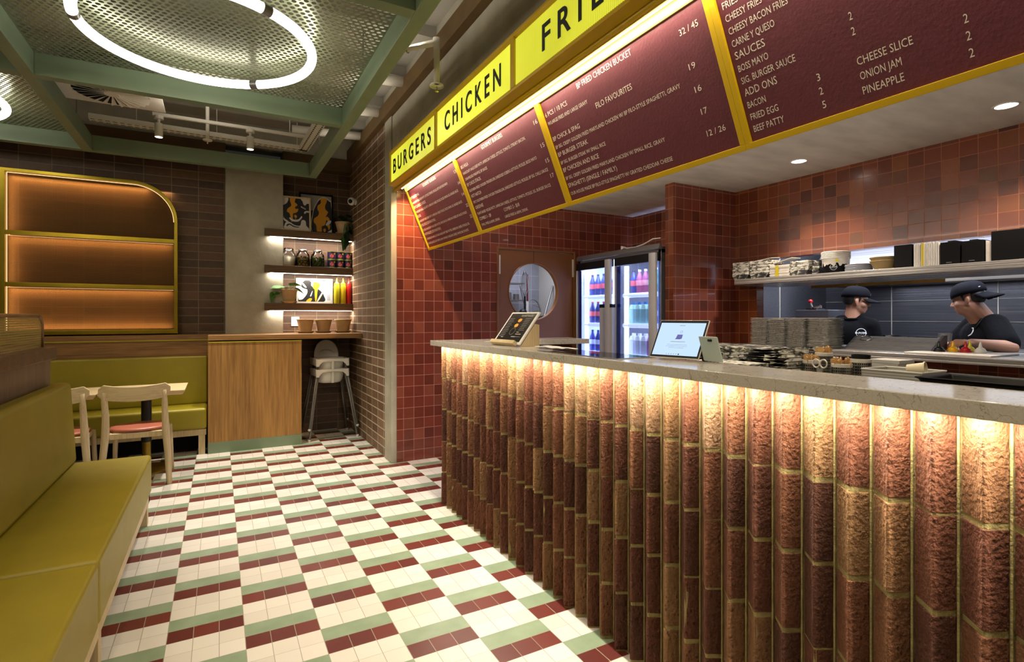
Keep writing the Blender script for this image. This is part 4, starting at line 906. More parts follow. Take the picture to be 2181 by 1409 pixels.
mb = MB(fr.location); mb.box(3.80, 4.43, .603, .606, .16, 2.0); mb.box(3.80, 4.43, .638, .641, .16, 2.0); mb.box(3.80, 4.43, y1 - .045, y1 - .041, .16, 2.0); mb.box(3.80, 4.43, y0 + .041, y0 + .045, .16, 2.0); mb.build('liner', mat('fridge_liner_glow', '#dfe6ff', .5, emit=3, ecol='#a4b4ff'), fr)  # liner walls given a glow to brighten the inside
for a, b, hy, lab in ((.645, 1.27, .69, 0), (-.025, .60, .035, 1)):
    MB(fr.location).box(3.765, 3.795, a, b, 1.925, 2.005).build('door_header', 'blackpl', fr, bevel=.002); MB(fr.location).box(3.765, 3.795, a, b, .12, .20).build('door_foot', 'blackpl', fr, bevel=.002)
    df = MB(fr.location); df.box(3.765, 3.795, b - .012, b, .2, 1.925); df.build('door_edge', 'white_pt', fr)
    MB(fr.location).box(3.778, 3.782, a, b - .01, .20, 1.925).build('glass_pane', 'glassd', fr)
    MB(fr.location).box(3.83, 3.845, b - .13, b - .075, .2, 1.92).build('led_strip', emis('fridge_led', '#eaf1ff', 10), fr)
    MB(fr.location).box(3.784, 3.79, b - .07, b - .012, .2, 1.92).build('tinted_edge', mat('fridge_blue_edge', '#1d2c78', .3, emit=.22, ecol='#2438a8'), fr)
    h = MB(fr.location); h.prism([(3.765, hy - .05), (3.745, hy - .045), (3.732, hy - .02), (3.732, hy + .02), (3.745, hy + .045), (3.765, hy + .05)], lambda u, v, w: (u, v, w), .13, 2.0)
    h.build('door_handle', mat('satin_grey_handle', '#b4b4b8', .4, .1), fr, bevel=.002)
for hy, w_ in ((.765, .022), (.600, .018)):
    g = MB(fr.location).box(3.72, 3.76, hy - w_, hy + w_, .5, 1.50).build('grip', mat('satin_grey_handle', '#b4b4b8', .4, .1), fr, bevel=.004)
    MB(fr.location).box(3.718, 3.762, hy - w_, hy + w_, 1.50, 1.535).build('grip_cap', 'blackpl', g)
M['fshelf'] = mat('fridge_shelf_glow', '#e6ecff', .4, emit=3.6, ecol='#dfe8ff')  # shelves glow to imitate strong light on them
SHZ = (.70, 1.02, 1.335, 1.64)
for z in SHZ:
    for a, b in ((.66, 1.22), (-.01, .55)):
        mb = MB(fr.location); mb.box(3.86, 4.40, a, b, z - .008, z); mb.tube([(3.852, a, z - .02), (3.852, b, z - .02)], .024, 10); mb.build('shelf', 'fshelf', fr, bevel=.001)
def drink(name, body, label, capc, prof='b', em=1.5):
    r = thing(name, 'x', 'drink bottle', (0, 0, 0)); lm = mat('drink_label_' + label, label, .4, emit=em, ecol=label); bm_ = mat('drink_' + body, body, .15, emit=em * .6, ecol=body); cm = mat('drink_cap_' + capc, capc, .4, emit=em, ecol=capc)  # body, label and cap glow to look flooded by the fridge light
    if prof == 'b':
        MB().lathe([(0, .002), (.026, .002), (.033, .012), (.031, .035), (.034, .06), (.034, .125), (.032, .15), (.018, .19), (.0125, .21), (.0125, .222)], n=16).build('body', bm_, r, smooth=True)
        MB().lathe([(.0348, .075), (.0348, .128)], n=16).build('label', lm, r); MB().lathe([(.0145, .216), (.0145, .235), (0, .236)], n=14).build('cap', cm, r)
    else:
        MB().box(-.036, .036, -.036, .036, 0, .145).build('body', bm_, r, bevel=.006)
        MB().prism([(-.036, .145), (.036, .145), (.02, .19), (-.02, .19)], lambda u, v, w: (w, u, v), -.033, .033).build('label', lm, r, bevel=.003); MB().lathe([(.02, .185), (.02, .215), (0, .216)], n=14).build('cap', cm, r)
    return r
COLA = drink('drink_bottle', '#4a5294', '#e66a78', '#241f30'); COLAR = drink('drink_bottle', '#4e569c', '#ea7680', '#d83a4c'); ZERO = drink('drink_bottle', '#4450a8', '#c4ccf0', '#202a66')  # soda colours paled as if washed out by the fridge light
PINK = drink('drink_bottle', '#b8648a', '#eea0b0', '#f0f0ff'); GRN = drink('drink_bottle', '#3f8f7d', '#7ad0b4', '#f0f0ff'); AQUA = drink('drink_bottle', '#9fd0d8', '#c6f0ec', '#3a78b0', 'c'); MILK = drink('drink_bottle', '#cdd6ef', '#e6ecfb', '#f4f6ff', 'c'); PUR = drink('drink_bottle', '#a778b8', '#c79ad0', '#f4f6ff', 'c')
PR = {id(p): False for p in (COLA, COLAR, ZERO, PINK, GRN, AQUA, MILK, PUR)}
OR5 = ('first', 'second', 'third', 'fourth', 'fifth')
def place(p, x, y, z, lab, grp):
    if not PR[id(p)]: PR[id(p)] = True; p.location = (x, y, z); p['label'] = lab; p['group'] = grp
    else: dup(p, (x, y, z), 0, lab, grp)
RN = {0: 'bottom', 1: 'third', 2: 'second', 3: 'top'}
KD = {id(COLA): 'dark red-label soda bottle', id(COLAR): 'red-capped dark soda bottle', id(ZERO): 'dark blue soda bottle', id(PINK): 'pink soda bottle', id(GRN): 'green soda bottle', id(AQUA): 'pale aqua drink carton', id(MILK): 'white drink carton', id(PUR): 'mauve drink carton'}
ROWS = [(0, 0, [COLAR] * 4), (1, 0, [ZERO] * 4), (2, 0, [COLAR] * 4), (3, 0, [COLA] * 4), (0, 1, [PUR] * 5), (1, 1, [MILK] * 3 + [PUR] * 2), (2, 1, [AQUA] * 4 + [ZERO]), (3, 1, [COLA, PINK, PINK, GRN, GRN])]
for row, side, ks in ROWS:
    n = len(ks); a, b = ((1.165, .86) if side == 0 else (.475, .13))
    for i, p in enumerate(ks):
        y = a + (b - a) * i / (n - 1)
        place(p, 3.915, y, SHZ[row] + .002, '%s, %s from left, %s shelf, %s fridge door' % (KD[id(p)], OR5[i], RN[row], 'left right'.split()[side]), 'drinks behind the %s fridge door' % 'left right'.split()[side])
cb_ = thing('white_cable', 'loose white plug cable lying on top of the drinks fridge', 'cable', (3.85, .35, 2.09))
MB(cb_.location).tube([(3.80, .52, 2.11), (3.81, .45, 2.095), (3.8, .32, 2.09), (3.8, .2, 2.105), (3.8, .08, 2.14), (3.82, .0, 2.14)], .006, 6).build('cord', 'white_pl', cb_, smooth=True)
MB(cb_.location).prism([(.53, 2.085), (.49, 2.095), (.49, 2.115), (.53, 2.125)], lambda u, v, w: (w, u, v), 3.79, 3.82).build('plug', 'white_pl', cb_, bevel=.002)

# scullery tools seen through the round window
def hang(name, lab, cat, x, y, z): return thing(name, lab, cat, (x, y, z), group='tools hanging behind the round window')
w = hang('whisk', 'long wire whisk with black handle seen through the round window', 'whisk', 3.86, 2.6, 1.44); mb = MB()
for k in range(6):
    a = pi * k / 6; mb.tube([(.0, 0, .22), (.05 * cos(a), .05 * sin(a), .34), (.035 * cos(a), .035 * sin(a), .52), (0, 0, .60)], .003, 5); mb.tube([(0, 0, .22), (-.05 * cos(a), -.05 * sin(a), .34), (-.035 * cos(a), -.035 * sin(a), .52), (0, 0, .60)], .003, 5)
mb.build('wires', 'chrome', w); MB().tube([(0, 0, 0), (0, 0, .24)], .014, 10).build('handle', 'blackpl', w)
w = hang('spatula', 'red handled spatula with white blade behind the round window', 'spatula', 3.90, 2.6, 1.50); MB().tube([(0, 0, .12), (0, 0, .48)], .012, 8).build('handle', mat('dark_red_plastic', '#6a1626', .4), w); MB().box(-.02, .02, -.005, .005, -.06, .12).build('blade', 'white_pl', w, bevel=.004)
w = hang('strainer', 'round wire strainer hanging at the foot of the round window', 'strainer', 3.98, 2.6, 1.48); mb = MB()
for k in range(5): mb.tube([(.12 * cos(a), -.03 * abs(cos(a)) , .16 * sin(a) * (k - 2) / 2) for a in [pi * i / 12 - pi / 2 for i in range(13)]], .002, 4)
mb.tube([(.12 * cos(a), 0, .16 * sin(a)) for a in [2 * pi * i / 24 for i in range(24)]], .005, 6, closed=True); mb.build('wire_bowl', 'grey', w); MB().tube([(-.12, 0, .04), (-.2, 0, .35)], .006, 6).build('handle', 'grey', w)
w = hang('wok_pan', 'dark long handled wok leaning behind the round window', 'wok', 4.09, 2.5, 1.22); MB().ball((0, 0, .0), (.17, .10, .20), 20, lo=-.2, hi=1.57).build('pan', 'black', w, smooth=True); MB().tube([(.02, 0, .18), (.22, .1, .62)], .014, 8).build('handle', 'grey', w)
w = hang('wall_shelf', 'small dark wire rack with tins at the left of the round window', 'shelf', 3.74, 2.7, 1.4); mb = MB()
for z in (0, .22, .45): mb.box(-.2, .12, -.1, .1, z, z + .015)
mb.build('rack', 'grey', w); mb = MB()
for x, z, h in ((-.1, .015, .09), (0, .015, .07), (-.08, .235, .1), (.04, .235, .08)): mb.lathe([(0, z), (.04, z), (.04, z + h), (0, z + h)], (x, 0, 0), 14)
mb.build('tins', 'grey', w)
w = hang('ladle', 'black ladle at the lower left of the round window', 'ladle', 3.66, 2.3, 1.425); MB().ball((0, 0, 0.03), .055, 14).build('bowl', 'blackpl', w, smooth=True); MB().tube([(0, 0, .0), (.16, 0, -.15)], [.03, .05], 10).build('handle', 'blackpl', w, smooth=True)

sb = thing('scullery_bench', 'steel bench under the tools behind the round window', 'bench', (3.75, 2.5, 0)); MB(sb.location).box(3.2, 4.3, 2.15, 2.95, 1.17, 1.212).build('top', 'steel', sb); MB(sb.location).box(3.22, 4.28, 2.2, 2.9, 0, 1.17).build('cupboard', 'grey', sb)

# ================================================================ ON THE COUNTER
ZC = 1.227
st = thing('tablet_stand', 'golden wooden wedge stand holding the menu tablet', 'stand', (1.80, -.88, ZC), rz=0)
# local frame of the display: lower edge runs from A (far) to B (near), face leans back to +X
A, B = V((1.725, -.68, ZC + .012)), V((1.745, -.99, ZC + .012)); u_ = (B - A).normalized(); bk = V((-u_.y, u_.x, 0)).normalized()
if bk.x < 0: bk = -bk
upv = (bk * .62 + V((0, 0, .785))).normalized(); nn = u_.cross(upv).normalized()
if nn.x > 0: nn = -nn
def dp(a, b, c=0.0): return tuple(A + u_ * a + upv * b + nn * c)
def slab(mb, a0, a1, b0, b1, c0, c1, f=None): 
    f = f or dp
    return mb.add([f(a, b, c) for c in (c0, c1) for a, b in ((a0, b0), (a1, b0), (a1, b1), (a0, b1))], [(3, 2, 1, 0), (4, 5, 6, 7), (0, 1, 5, 4), (1, 2, 6, 5), (2, 3, 7, 6), (3, 0, 4, 7)])
Lw = (B - A).length
mb = MB(st.location)
for a in (.02, Lw - .015):
    q = [V(dp(a, .0, -.012)), V(dp(a, .165, -.012))]; q.append(V((q[1].x + .03, q[1].y, q[1].z - .005))); q.append(V((q[2].x, q[2].y, ZC))); q.append(V((q[0].x, q[0].y, ZC)))
    mb.add([tuple(p) for p in q] + [tuple(p + u_ * .015) for p in q], [(0, 1, 2, 3, 4), (5, 6, 7, 8, 9)] + [(i, (i + 1) % 5, 5 + (i + 1) % 5, 5 + i) for i in range(5)])
slab(mb, .01, Lw - .03, -.012, .012, .0, .030); mb.build('wedge', 'ash', st, bevel=.002)
tb = thing('menu_tablet', 'white framed tablet showing a black burger menu, propped on a wooden stand', 'tablet', dp(Lw / 2, .1))
slab(MB(tb.location), 0, Lw, .0, .245, -.008, .004).build('casing', 'white_pl', tb, bevel=.004)
mb = MB(tb.location)
slab(mb, .018, Lw - .018, .016, .232, .004, .0045); mb.build('screen', mat('menu_screen_black', '#1a1816', .25, emit=.15, ecol='#2a2624'), tb)
mb = MB(tb.location)
def sf(u, v): return dp(u, v, .0052)
for cx_, cy_ in ((.155, .178), (.15, .138)):
    mb.sheet([(cx_ + (.024 if k % 2 else .017) * cos(2 * pi * k / 16), cy_ + (.017 if k % 2 else .012) * sin(2 * pi * k / 16)) for k in range(16)], sf)
mb.build('burger_pictures', mat('burger_orange', '#d08a2a', .5, emit=.3, ecol='#e09a30'), tb, fixn=False)
mb = MB(tb.location); put_text(mb, 'GOURMET BURGERS', .14, .27, .208, .012, sf, .03)
for a_, b_, v_, h_ in ((.20, .225, .085, .005), (.2, .26, .07, .006), (.17, .215, .05, .006), (.06, .08, .045, .005)): mb.sheet([(a_, v_), (b_, v_), (b_, v_ + h_), (a_, v_ + h_)], sf)
mb.add([sf(.148 + rr_ * cos(a), .093 + rr_ * sin(a)) for rr_ in (.026, .0245) for a in [2 * pi * i / 28 for i in range(28)]], [(i, (i + 1) % 28, 28 + (i + 1) % 28, 28 + i) for i in range(28)])
for side in (.03, .205):
    for k in range(12):
        b_ = .19 - k * .0125
        if side == .205 and 0.06 < b_ < .1: continue
        mb.sheet([(side, b_), (side + R(.05, .075), b_), (side + .05, b_ + .0022), (side, b_ + .0022)], sf)
mb.build('lettering', mat('screen_text', '#8f8b84', .5, emit=.2), tb, fixn=False)

pp = thing('receipt_paper', 'crumpled white paper slip beside the menu tablet on the counter', 'paper', (1.83, -1.2, ZC))
vs = []; fs = []
for i in range(9):
    for j in range(6): vs.append((1.77 + .11 * j / 5 + R(-.004, .004), -1.10 - .30 * i / 8 + R(-.004, .004), ZC + .004 + R(0, .012)))
for i in range(8):
    for j in range(5): fs.append((i * 6 + j, i * 6 + j + 1, i * 6 + j + 7, i * 6 + j + 6))
mb = MB(pp.location); mb.add(vs, fs); mb.build('sheet', 'paper', pp, solid=.002, subs=1)
ac = thing('acrylic_sheet', 'thin clear acrylic sheet lying flat on the quartz counter', 'sheet', (1.75, -1.6, ZC))
MB(ac.location).box(1.64, 1.87, -1.98, -1.36, ZC + .0005, ZC + .003).build('panel', 'glass', ac)
MB(ac.location).tube([(1.64, -1.36, ZC + .003), (1.64, -1.98, ZC + .003), (1.87, -1.98, ZC + .003)], .0012, 5).build('edge', 'chrome', ac)

# payment tablet
C0, C1 = V((1.795, -2.015, ZC + .009)), V((1.845, -2.235, ZC + .009)); pu = (C1 - C0).normalized(); pb = V((-pu.y, pu.x, 0)); pb = pb if pb.x > 0 else -pb
pup = (pb * .50 + V((0, 0, .866))).normalized(); pn = pu.cross(pup); pn = pn if pn.x < 0 else -pn; PL = (C1 - C0).length
def pp_(a, b, c=0.0): return tuple(C0 + pu * a + pup * b + pn * c)
tp = thing('payment_tablet', 'silver tablet with pale blue ordering screen standing on the counter', 'tablet', pp_(PL / 2, .08))
slab(MB(tp.location), 0, PL, 0, .178, -.007, .0, pp_).build('casing', 'alu', tp, bevel=.003)
slab(MB(tp.location), .003, PL - .003, .003, .175, .0, .001, pp_).build('bezel', 'blackpl', tp)
slab(MB(tp.location), .010, PL - .010, .012, .163, .001, .0014, pp_).build('screen', 'scr', tp)
mb = MB(tp.location); mm = [mat('icon_blue', '#5a62b8', .5, emit=.3), mat('icon_grey', '#8a93a8', .5, emit=.3), 'black']
f2 = lambda u, v: pp_(u, v, .0018)
cxx = PL / 2
mb.sheet([(cxx - .014, .088), (cxx + .014, .088), (cxx + .014, .108), (cxx - .010, .108)], f2, 0); mb.sheet([(cxx - .016, .086), (cxx + .008, .086), (cxx + .008, .0885), (cxx - .016, .0885)], f2, 0)
mb.add([f2(cxx + .004 + rr_ * cos(a), .120 + rr_ * sin(a)) for rr_ in (.006, .0045) for a in [2 * pi * i / 16 for i in range(16)]], [(i, (i + 1) % 16, 16 + (i + 1) % 16, 16 + i) for i in range(16)], 1)
mb.sheet([(cxx - .012, .149), (cxx + .012, .149), (cxx + .012, .1515), (cxx - .012, .1515)], f2, 1); mb.sheet([(cxx - .033, .0735), (cxx + .033, .0735), (cxx + .033, .076), (cxx - .033, .076)], f2, 1)
for k, wd in enumerate((.045, .05, .035)): mb.sheet([(cxx - wd, .06 - k * .007), (cxx + wd, .06 - k * .007), (cxx + wd, .0612 - k * .007), (cxx - wd, .0612 - k * .007)], f2, 1)
for k in range(6): mb.sheet([(cxx - .035 + k * .011 + .0022 * cos(a) * (1.5 if k == 5 else 1), .0175 + .0022 * sin(a) * (1.5 if k == 5 else 1)) for a in [2 * pi * i / 8 for i in range(8)]], f2, 2 if k == 5 else 1)
mb.build('screen_icons', mm, tp, fixn=False)
MB(tp.location).tube([pp_(PL - .01, .06, -.01), pp_(PL + .0, .02, -.05), pp_(PL - .03, .012, -.09)], .012, 8).build('kickstand', 'blackpl', tp)
p2 = thing('staff_tablet', 'pale green tablet seen from behind with two camera lenses', 'tablet', (1.9, -2.33, 1.28))
E0, E1 = V((1.865, -2.235, 1.232)), V((1.845, -2.40, 1.232)); eu = (E1 - E0).normalized(); eup = V((.02, .17, .52)).normalized(); en = eu.cross(eup).normalized(); en = en if en.x < 0 else -en; EL = (E1 - E0).length
def ep(a, b, c=0.0): return tuple(E0 + eu * a + eup * b + en * c)
slab(MB(p2.location), EL * .05, EL * .66, 0, .10, -.006, .0, ep).build('casing', mat('pale_green_metal', '#a9b7ae', .4, .3), p2, bevel=.006)
for k in range(2): MB(p2.location).tube([ep(EL * .38 + k * .012, .085, .0), ep(EL * .38 + k * .012, .085, .003)], .005, 14).build('camera_lens', 'blackpl', p2)
wc = thing('charging_cable', 'white charging cable curving down behind the silver tablet', 'cable', pp_(PL, .08))
MB(wc.location).tube([pp_(PL + .0, .085, -.006), pp_(PL + .025, .088, -.01), pp_(PL + .045, .07, -.01), pp_(PL + .052, .03, -.01), pp_(PL + .05, .002, -.012)], .0035, 8).build('cord', 'white_pl', wc, smooth=True)
MB(wc.location).tube([pp_(PL - .002, .085, -.006), pp_(PL + .02, .088, -.009)], .005, 8).build('plug', 'white_pl', wc, smooth=True)

# ================================================================ STAFF WORKTOP ITEMS
def paperstack(name, lab, x0, x1, y0, y1, z0, z1, n, m, cat='paper stack', jit=.006, grp=None, curl=0):
    r = thing(name, lab, cat, ((x0 + x1) / 2, (y0 + y1) / 2, z0), group=grp); mb = MB(r.location); h = (z1 - z0) / n
    for k in range(n):
        a, b = R(-jit, jit), R(-jit, jit); za = z0 + h * k; cu_ = curl * k / n
        mb.add([(x0 + a, y0 + b, za + cu_), (x1 + a, y0 + b, za + cu_), (x1 + a, y1 + b, za), (x0 + a, y1 + b, za), (x0 + a, y0 + b, za + h * .96 + cu_), (x1 + a, y0 + b, za + h * .96 + cu_), (x1 + a, y1 + b, za + h * .96), (x0 + a, y1 + b, za + h * .96),
                (x0 + a, (y0 + y1) / 2 + b, za + h * .9 - curl * .3), (x1 + a, (y0 + y1) / 2 + b, za + h * .9 - curl * .3)], [(3, 2, 1, 0), (4, 5, 9, 8), (8, 9, 6, 7), (0, 1, 5, 4), (1, 2, 6, 9, 5), (2, 3, 7, 6), (3, 0, 4, 8, 7)])
    return mb.build('sheets', m, r) and r
paperstack('paper_stack', 'flat printed wrapping paper stack just right of the pale tablet', 2.30, 2.58, -2.11, -1.74, 1.08, 1.264, 18, 'news', grp='printed wrapping paper stacks')
paperstack('paper_stack', 'low folded paper stack in front of the wrapping paper', 2.10, 2.28, -2.13, -1.93, 1.08, 1.238, 14, 'news2', curl=.012, grp='printed wrapping paper stacks')
paperstack('paper_stack', 'lowest wrapping paper pile beside the quartz edge', 1.95, 2.09, -2.36, -2.10, 1.08, 1.222, 10, 'news2', grp='printed wrapping paper stacks')
paperstack('paper_stack', 'tall black and white wavy paper pile left of the cutlery pots', 2.22, 2.48, -2.345, -2.16, 1.08, 1.268, 20, 'news', curl=.01, jit=.009, grp='printed wrapping paper stacks')
paperstack('paper_stack', 'curled printed bag pile leaning against the cutlery pots', 2.10, 2.26, -2.432, -2.35, 1.08, 1.255, 14, 'news2', curl=.02, jit=.01, grp='printed wrapping paper stacks')
def holder(lab, x, y, h, sticks, rr_=.031):
    r = thing('cutlery_holder', lab, 'cutlery holder', (x, y, 1.08), group='perforated steel cutlery holders')
    MB().lathe([(0, .002), (rr_, .002), (rr_, h), (rr_ - .003, h), (rr_ - .003, .006)], n=28).build('pot', 'perf', r, smooth=False)
    MB().lathe([(rr_ + .001, h - .012), (rr_ + .001, h), (rr_ - .003, h + .001)], n=28).build('rim', 'alu', r)
    return r
STK = None
def sticks(lab, grp, x, y, z, n, rad):
    global STK
    for k in range(n):
        a = 2.4 * k; q = rad * math.sqrt((k + .5) / n); lb = lab
        loc = (x + q * cos(a), y + q * sin(a), z + R(-.006, .010)); rt = (R(-.12, .12), R(-.12, .12), R(0, 3))
        if STK is None:
            STK = thing('wooden_cutlery', lb, 'wooden cutlery', loc, rot=rt, group=grp)
            MB().prism([(-.005, -.10), (.005, -.10), (.0065, .0), (.009, .035), (.008, .042), (0, .046), (-.008, .042), (-.009, .035), (-.0065, 0)], lambda u, v, w: (u, w, v), -.0012, .0012).build('handle', 'stick', STK)
        else: dup(STK, loc, label=lb, group=grp, rot=rt)
holder('front left perforated steel holder packed with wooden cutlery', 2.20, -2.468, .158, 1); sticks('pale wooden cutlery standing in the front left steel holder', 'wooden cutlery in the front left holder', 2.20, -2.468, 1.208, 18, .025)
holder('front perforated steel holder right of the scissors, packed with wooden cutlery', 2.20, -2.582, .152, 1, .033); sticks('pale wooden cutlery standing in the holder right of the scissors', 'wooden cutlery in the front right holder', 2.20, -2.582, 1.203, 20, .027)
holder('rear steel holder packed with wooden cutlery, behind the other two', 2.36, -2.42, .178, 1, .032); sticks('pale wooden cutlery standing in the rear steel holder', 'wooden cutlery in the rear holder', 2.36, -2.42, 1.232, 18, .026)
k4 = holder('taller perforated steel holder with black lining beside the white basket', 2.31, -2.590, .166, 0, .034); MB().lathe([(.031, .16), (.031, .182), (.027, .182), (.027, .16)], n=28).build('liner', 'blackpl', k4)
k5 = thing('lidded_tub', 'small black tub with white lid behind the paper piles', 'tub', (2.45, -2.39, 1.08)); MB().lathe([(0, 0), (.03, 0), (.033, .145), (0, .145)], n=24).build('tub', 'blackpl', k5, bevel=.002); MB().lathe([(.034, .145), (.034, .155), (0, .157)], n=24).build('lid', 'white_pl', k5)
sz = thing('scissors', 'steel scissors standing handles up among the cutlery holders', 'scissors', (2.155, -2.528, 1.218)); mb = MB()
for s in (-1, 1): mb.tube([(.0, s * .014 + .013 * cos(a), .012 + .015 * sin(a)) for a in [2 * pi * i / 18 for i in range(18)]], .0028, 7, closed=True)
mb.build('handles', 'alu', sz, smooth=True); mb = MB()
for s in (-1, 1): mb.add([(0, s * .006, 0), (0, s * .014, 0), (0, -s * .004, -.12), (.002, -s * .008, -.02)], [(0, 1, 2, 3)])
mb.build('blades', 'steel', sz, solid=.002)
bk_ = thing('basket', 'white plastic mesh basket of lids and tubs on the staff worktop', 'basket', (2.215, -2.775, 1.08)); bl_ = bk_.location
def basket_mat():
    t = NT('white_mesh_basket'); sp = t.n('SeparateXYZ', {0: t.coord()})
    def g(ax): return t.math('LESS_THAN', t.math('ABSOLUTE', t.math('SUBTRACT', t.math('FRACT', t.math('MULTIPLY', (sp, ax), 110.0)), .5)), .22)
    h = t.math('MULTIPLY', t.math('MULTIPLY', t.math('MAXIMUM', g(0), g(1)), g(2)), .55); return t.done(t.mix(h, hx('#b9b8b0'), hx('#55544e')), .5)
M['bmesh'] = basket_mat()
mb = MB(); z0, z1 = 0, .146
mb.add([(-.065, -.078, z0), (.065, -.078, z0), (.065, .078, z0), (-.065, .078, z0), (-.078, -.09, z1), (.078, -.09, z1), (.078, .09, z1), (-.078, .09, z1)], [(0, 1, 2, 3), (0, 1, 5, 4), (1, 2, 6, 5), (2, 3, 7, 6), (3, 0, 4, 7)]); mb.build('mesh_body', 'bmesh', bk_, solid=.003)
MB().tube([(-.078, -.09, z1), (.078, -.09, z1), (.078, .09, z1), (-.078, .09, z1)], .003, 6, closed=True).build('rim', 'white_pl', bk_)
cu_ = thing('paper_tub', 'cream paper tub lying on its side in the white basket', 'tub', (2.225, -2.81, 1.232), rot=(1.45, 0.25, .15)); MB().lathe([(0, -.025), (.015, -.025), (.020, .022), (.022, .022), (.022, .026), (.0195, .026), (.0135, -.022), (0, -.022)], n=26).build('wall', mat('cream_card', '#d9cdb0', .7), cu_, smooth=False, bevel=.001)
paperstack('napkin_stack', 'neat white napkin stack behind the white basket', 2.44, 2.55, -2.655, -2.55, 1.08, 1.239, 12, 'paper', 'napkins', .002)
lt = thing('clear_lids', 'stack of clear plastic lids inside the white basket', 'lids', (2.20, -2.72, 1.17)); mb = MB()
for k in range(6): mb.lathe([(0, .009 * k), (.028, .009 * k), (.032, .009 * k + .005), (.032, .009 * k + .007)], (R(-.004, .004), R(-.01, .01), 0), 24)
mb.build('lid_stack', 'glass', lt, smooth=True, fixn=False)
tr = None
for k in range(5):
    lb = 'black serving tray, %s of the tray pile at the end of the counter' % ('lowest', 'second lowest', 'middle', 'second highest', 'topmost')[k]
    if tr is None:
        tr = thing('serving_tray', lb, 'tray', (2.03, -3.07, 1.08 + .030 * k), group='black serving tray pile'); mb = MB()
        P = [(-.09, -.12), (.09, -.12), (.09, .12), (-.09, .12)]; Q = [(x * 1.06, y * 1.08) for x, y in P]
        mb.add([(x, y, .004) for x, y in P] + [(x, y, .032) for x, y in Q] + [(x * 1.12, y * 1.13, .034) for x, y in P], [(0, 1, 2, 3)] + [(i, (i + 1) % 4, 4 + (i + 1) % 4, 4 + i) for i in range(4)] + [(4 + i, 4 + (i + 1) % 4, 8 + (i + 1) % 4, 8 + i) for i in range(4)])
        mb.build('tray_body', 'blackpl', tr, solid=.003, bevel=.006)
    else: dup(tr, (2.03 + R(-.004, .004), -3.07 + R(-.004, .004), 1.08 + .030 * k), R(-.01, .01), lb)

# ================================================================ KITCHEN PASS
pb_ = thing('steel_bench', 'stainless steel pass bench through the kitchen opening', 'bench', (4.5, -2, 1.13)); mb = MB(pb_.location)
mb.box(4.18, 5.0, -6, -.42, 1.132, 1.160); mb.box(4.18, 4.20, -6, -.42, 1.115, 1.132); mb.build('top', 'steel', pb_, bevel=.003)
mb = MB(pb_.location); mb.box(4.9, 5.0, -6, -.42, 0, 1.13); mb.build('support', 'steelx', pb_)
TA = None
for s, (ya, w) in enumerate(((-.735, .15), (-.895, .15), (-1.065, .165), (-1.245, .165))):
    for k in range(24):
        lb = 'aluminium tray in the %s of four tall tray stacks on the pass' % ('leftmost', 'second', 'third', 'rightmost')[s]; g = 'aluminium trays in the %s stack' % ('leftmost', 'second', 'third', 'rightmost')[s]
        loc = (4.33 + R(-.003, .003), ya + R(-.003, .003), 1.1602 + .0098 * k); rz = R(-.03, .03) * (2.5 if k > 20 else 1)
        if TA is None:
            TA = thing('metal_tray', lb, 'tray', loc, rz, g); mb = MB(); rp = []
            for cx_, cy_, a0 in ((1, 1, 0), (-1, 1, pi / 2), (-1, -1, pi), (1, -1, 1.5 * pi)):
                for i in range(5): a = a0 + pi / 2 * i / 4; rp.append((cx_ * (.12 - .025) + .025 * cos(a), cy_ * (.078 - .025) + .025 * sin(a)))
            mb.add([(x * .90, y * .86, .001) for x, y in rp] + [(x, y, .0085) for x, y in rp] + [(x * 1.03, y * 1.045, .0076) for x, y in rp], [tuple(range(20))] + [(i, (i + 1) % 20, 20 + (i + 1) % 20, 20 + i) for i in range(20)] + [(20 + i, 20 + (i + 1) % 20, 40 + (i + 1) % 20, 40 + i) for i in range(20)])
            mb.build('pan', 'alu', TA, smooth=False)
        else: dup(TA, loc, rz, lb, g)
ld = thing('bench_lid', 'sloping stainless prep lid with ring handle beside the tray stacks', 'lid', (4.6, -1.6, 1.16)); mb = MB(ld.location)
mb.prism([(4.44, 1.1605), (4.60, 1.255), (4.62, 1.255), (4.62, 1.1605)], lambda u, v, w: (u, w, v), -1.895, -1.32); mb.build('panel', 'steel', ld, bevel=.002)
MB(ld.location).tube([(4.555 + .004 * cos(a) + .018 * sin(a), -1.42 + .045 * cos(a), 1.235 + .016 * sin(a) + .005) for a in [2 * pi * i / 24 for i in range(24)]], .004, 6, closed=True).build('ring_handle', 'chrome', ld, smooth=True)
MB(ld.location).prism([(4.42, 1.1605), (4.60, 1.275), (4.64, 1.275), (4.64, 1.1605)], lambda u, v, w: (u, w, v), -1.912, -1.897).build('end_cheek', 'steelx', ld)
rl = thing('sauce_rail', 'narrow steel rail tray holding the squeeze bottles on the pass', 'rail tray', (4.45, -2.1, 1.16)); mb = MB(rl.location); mb.box(4.22, 4.62, -2.30, -1.84, 1.1605, 1.172); mb.build('tray', 'alu', rl, bevel=.002)
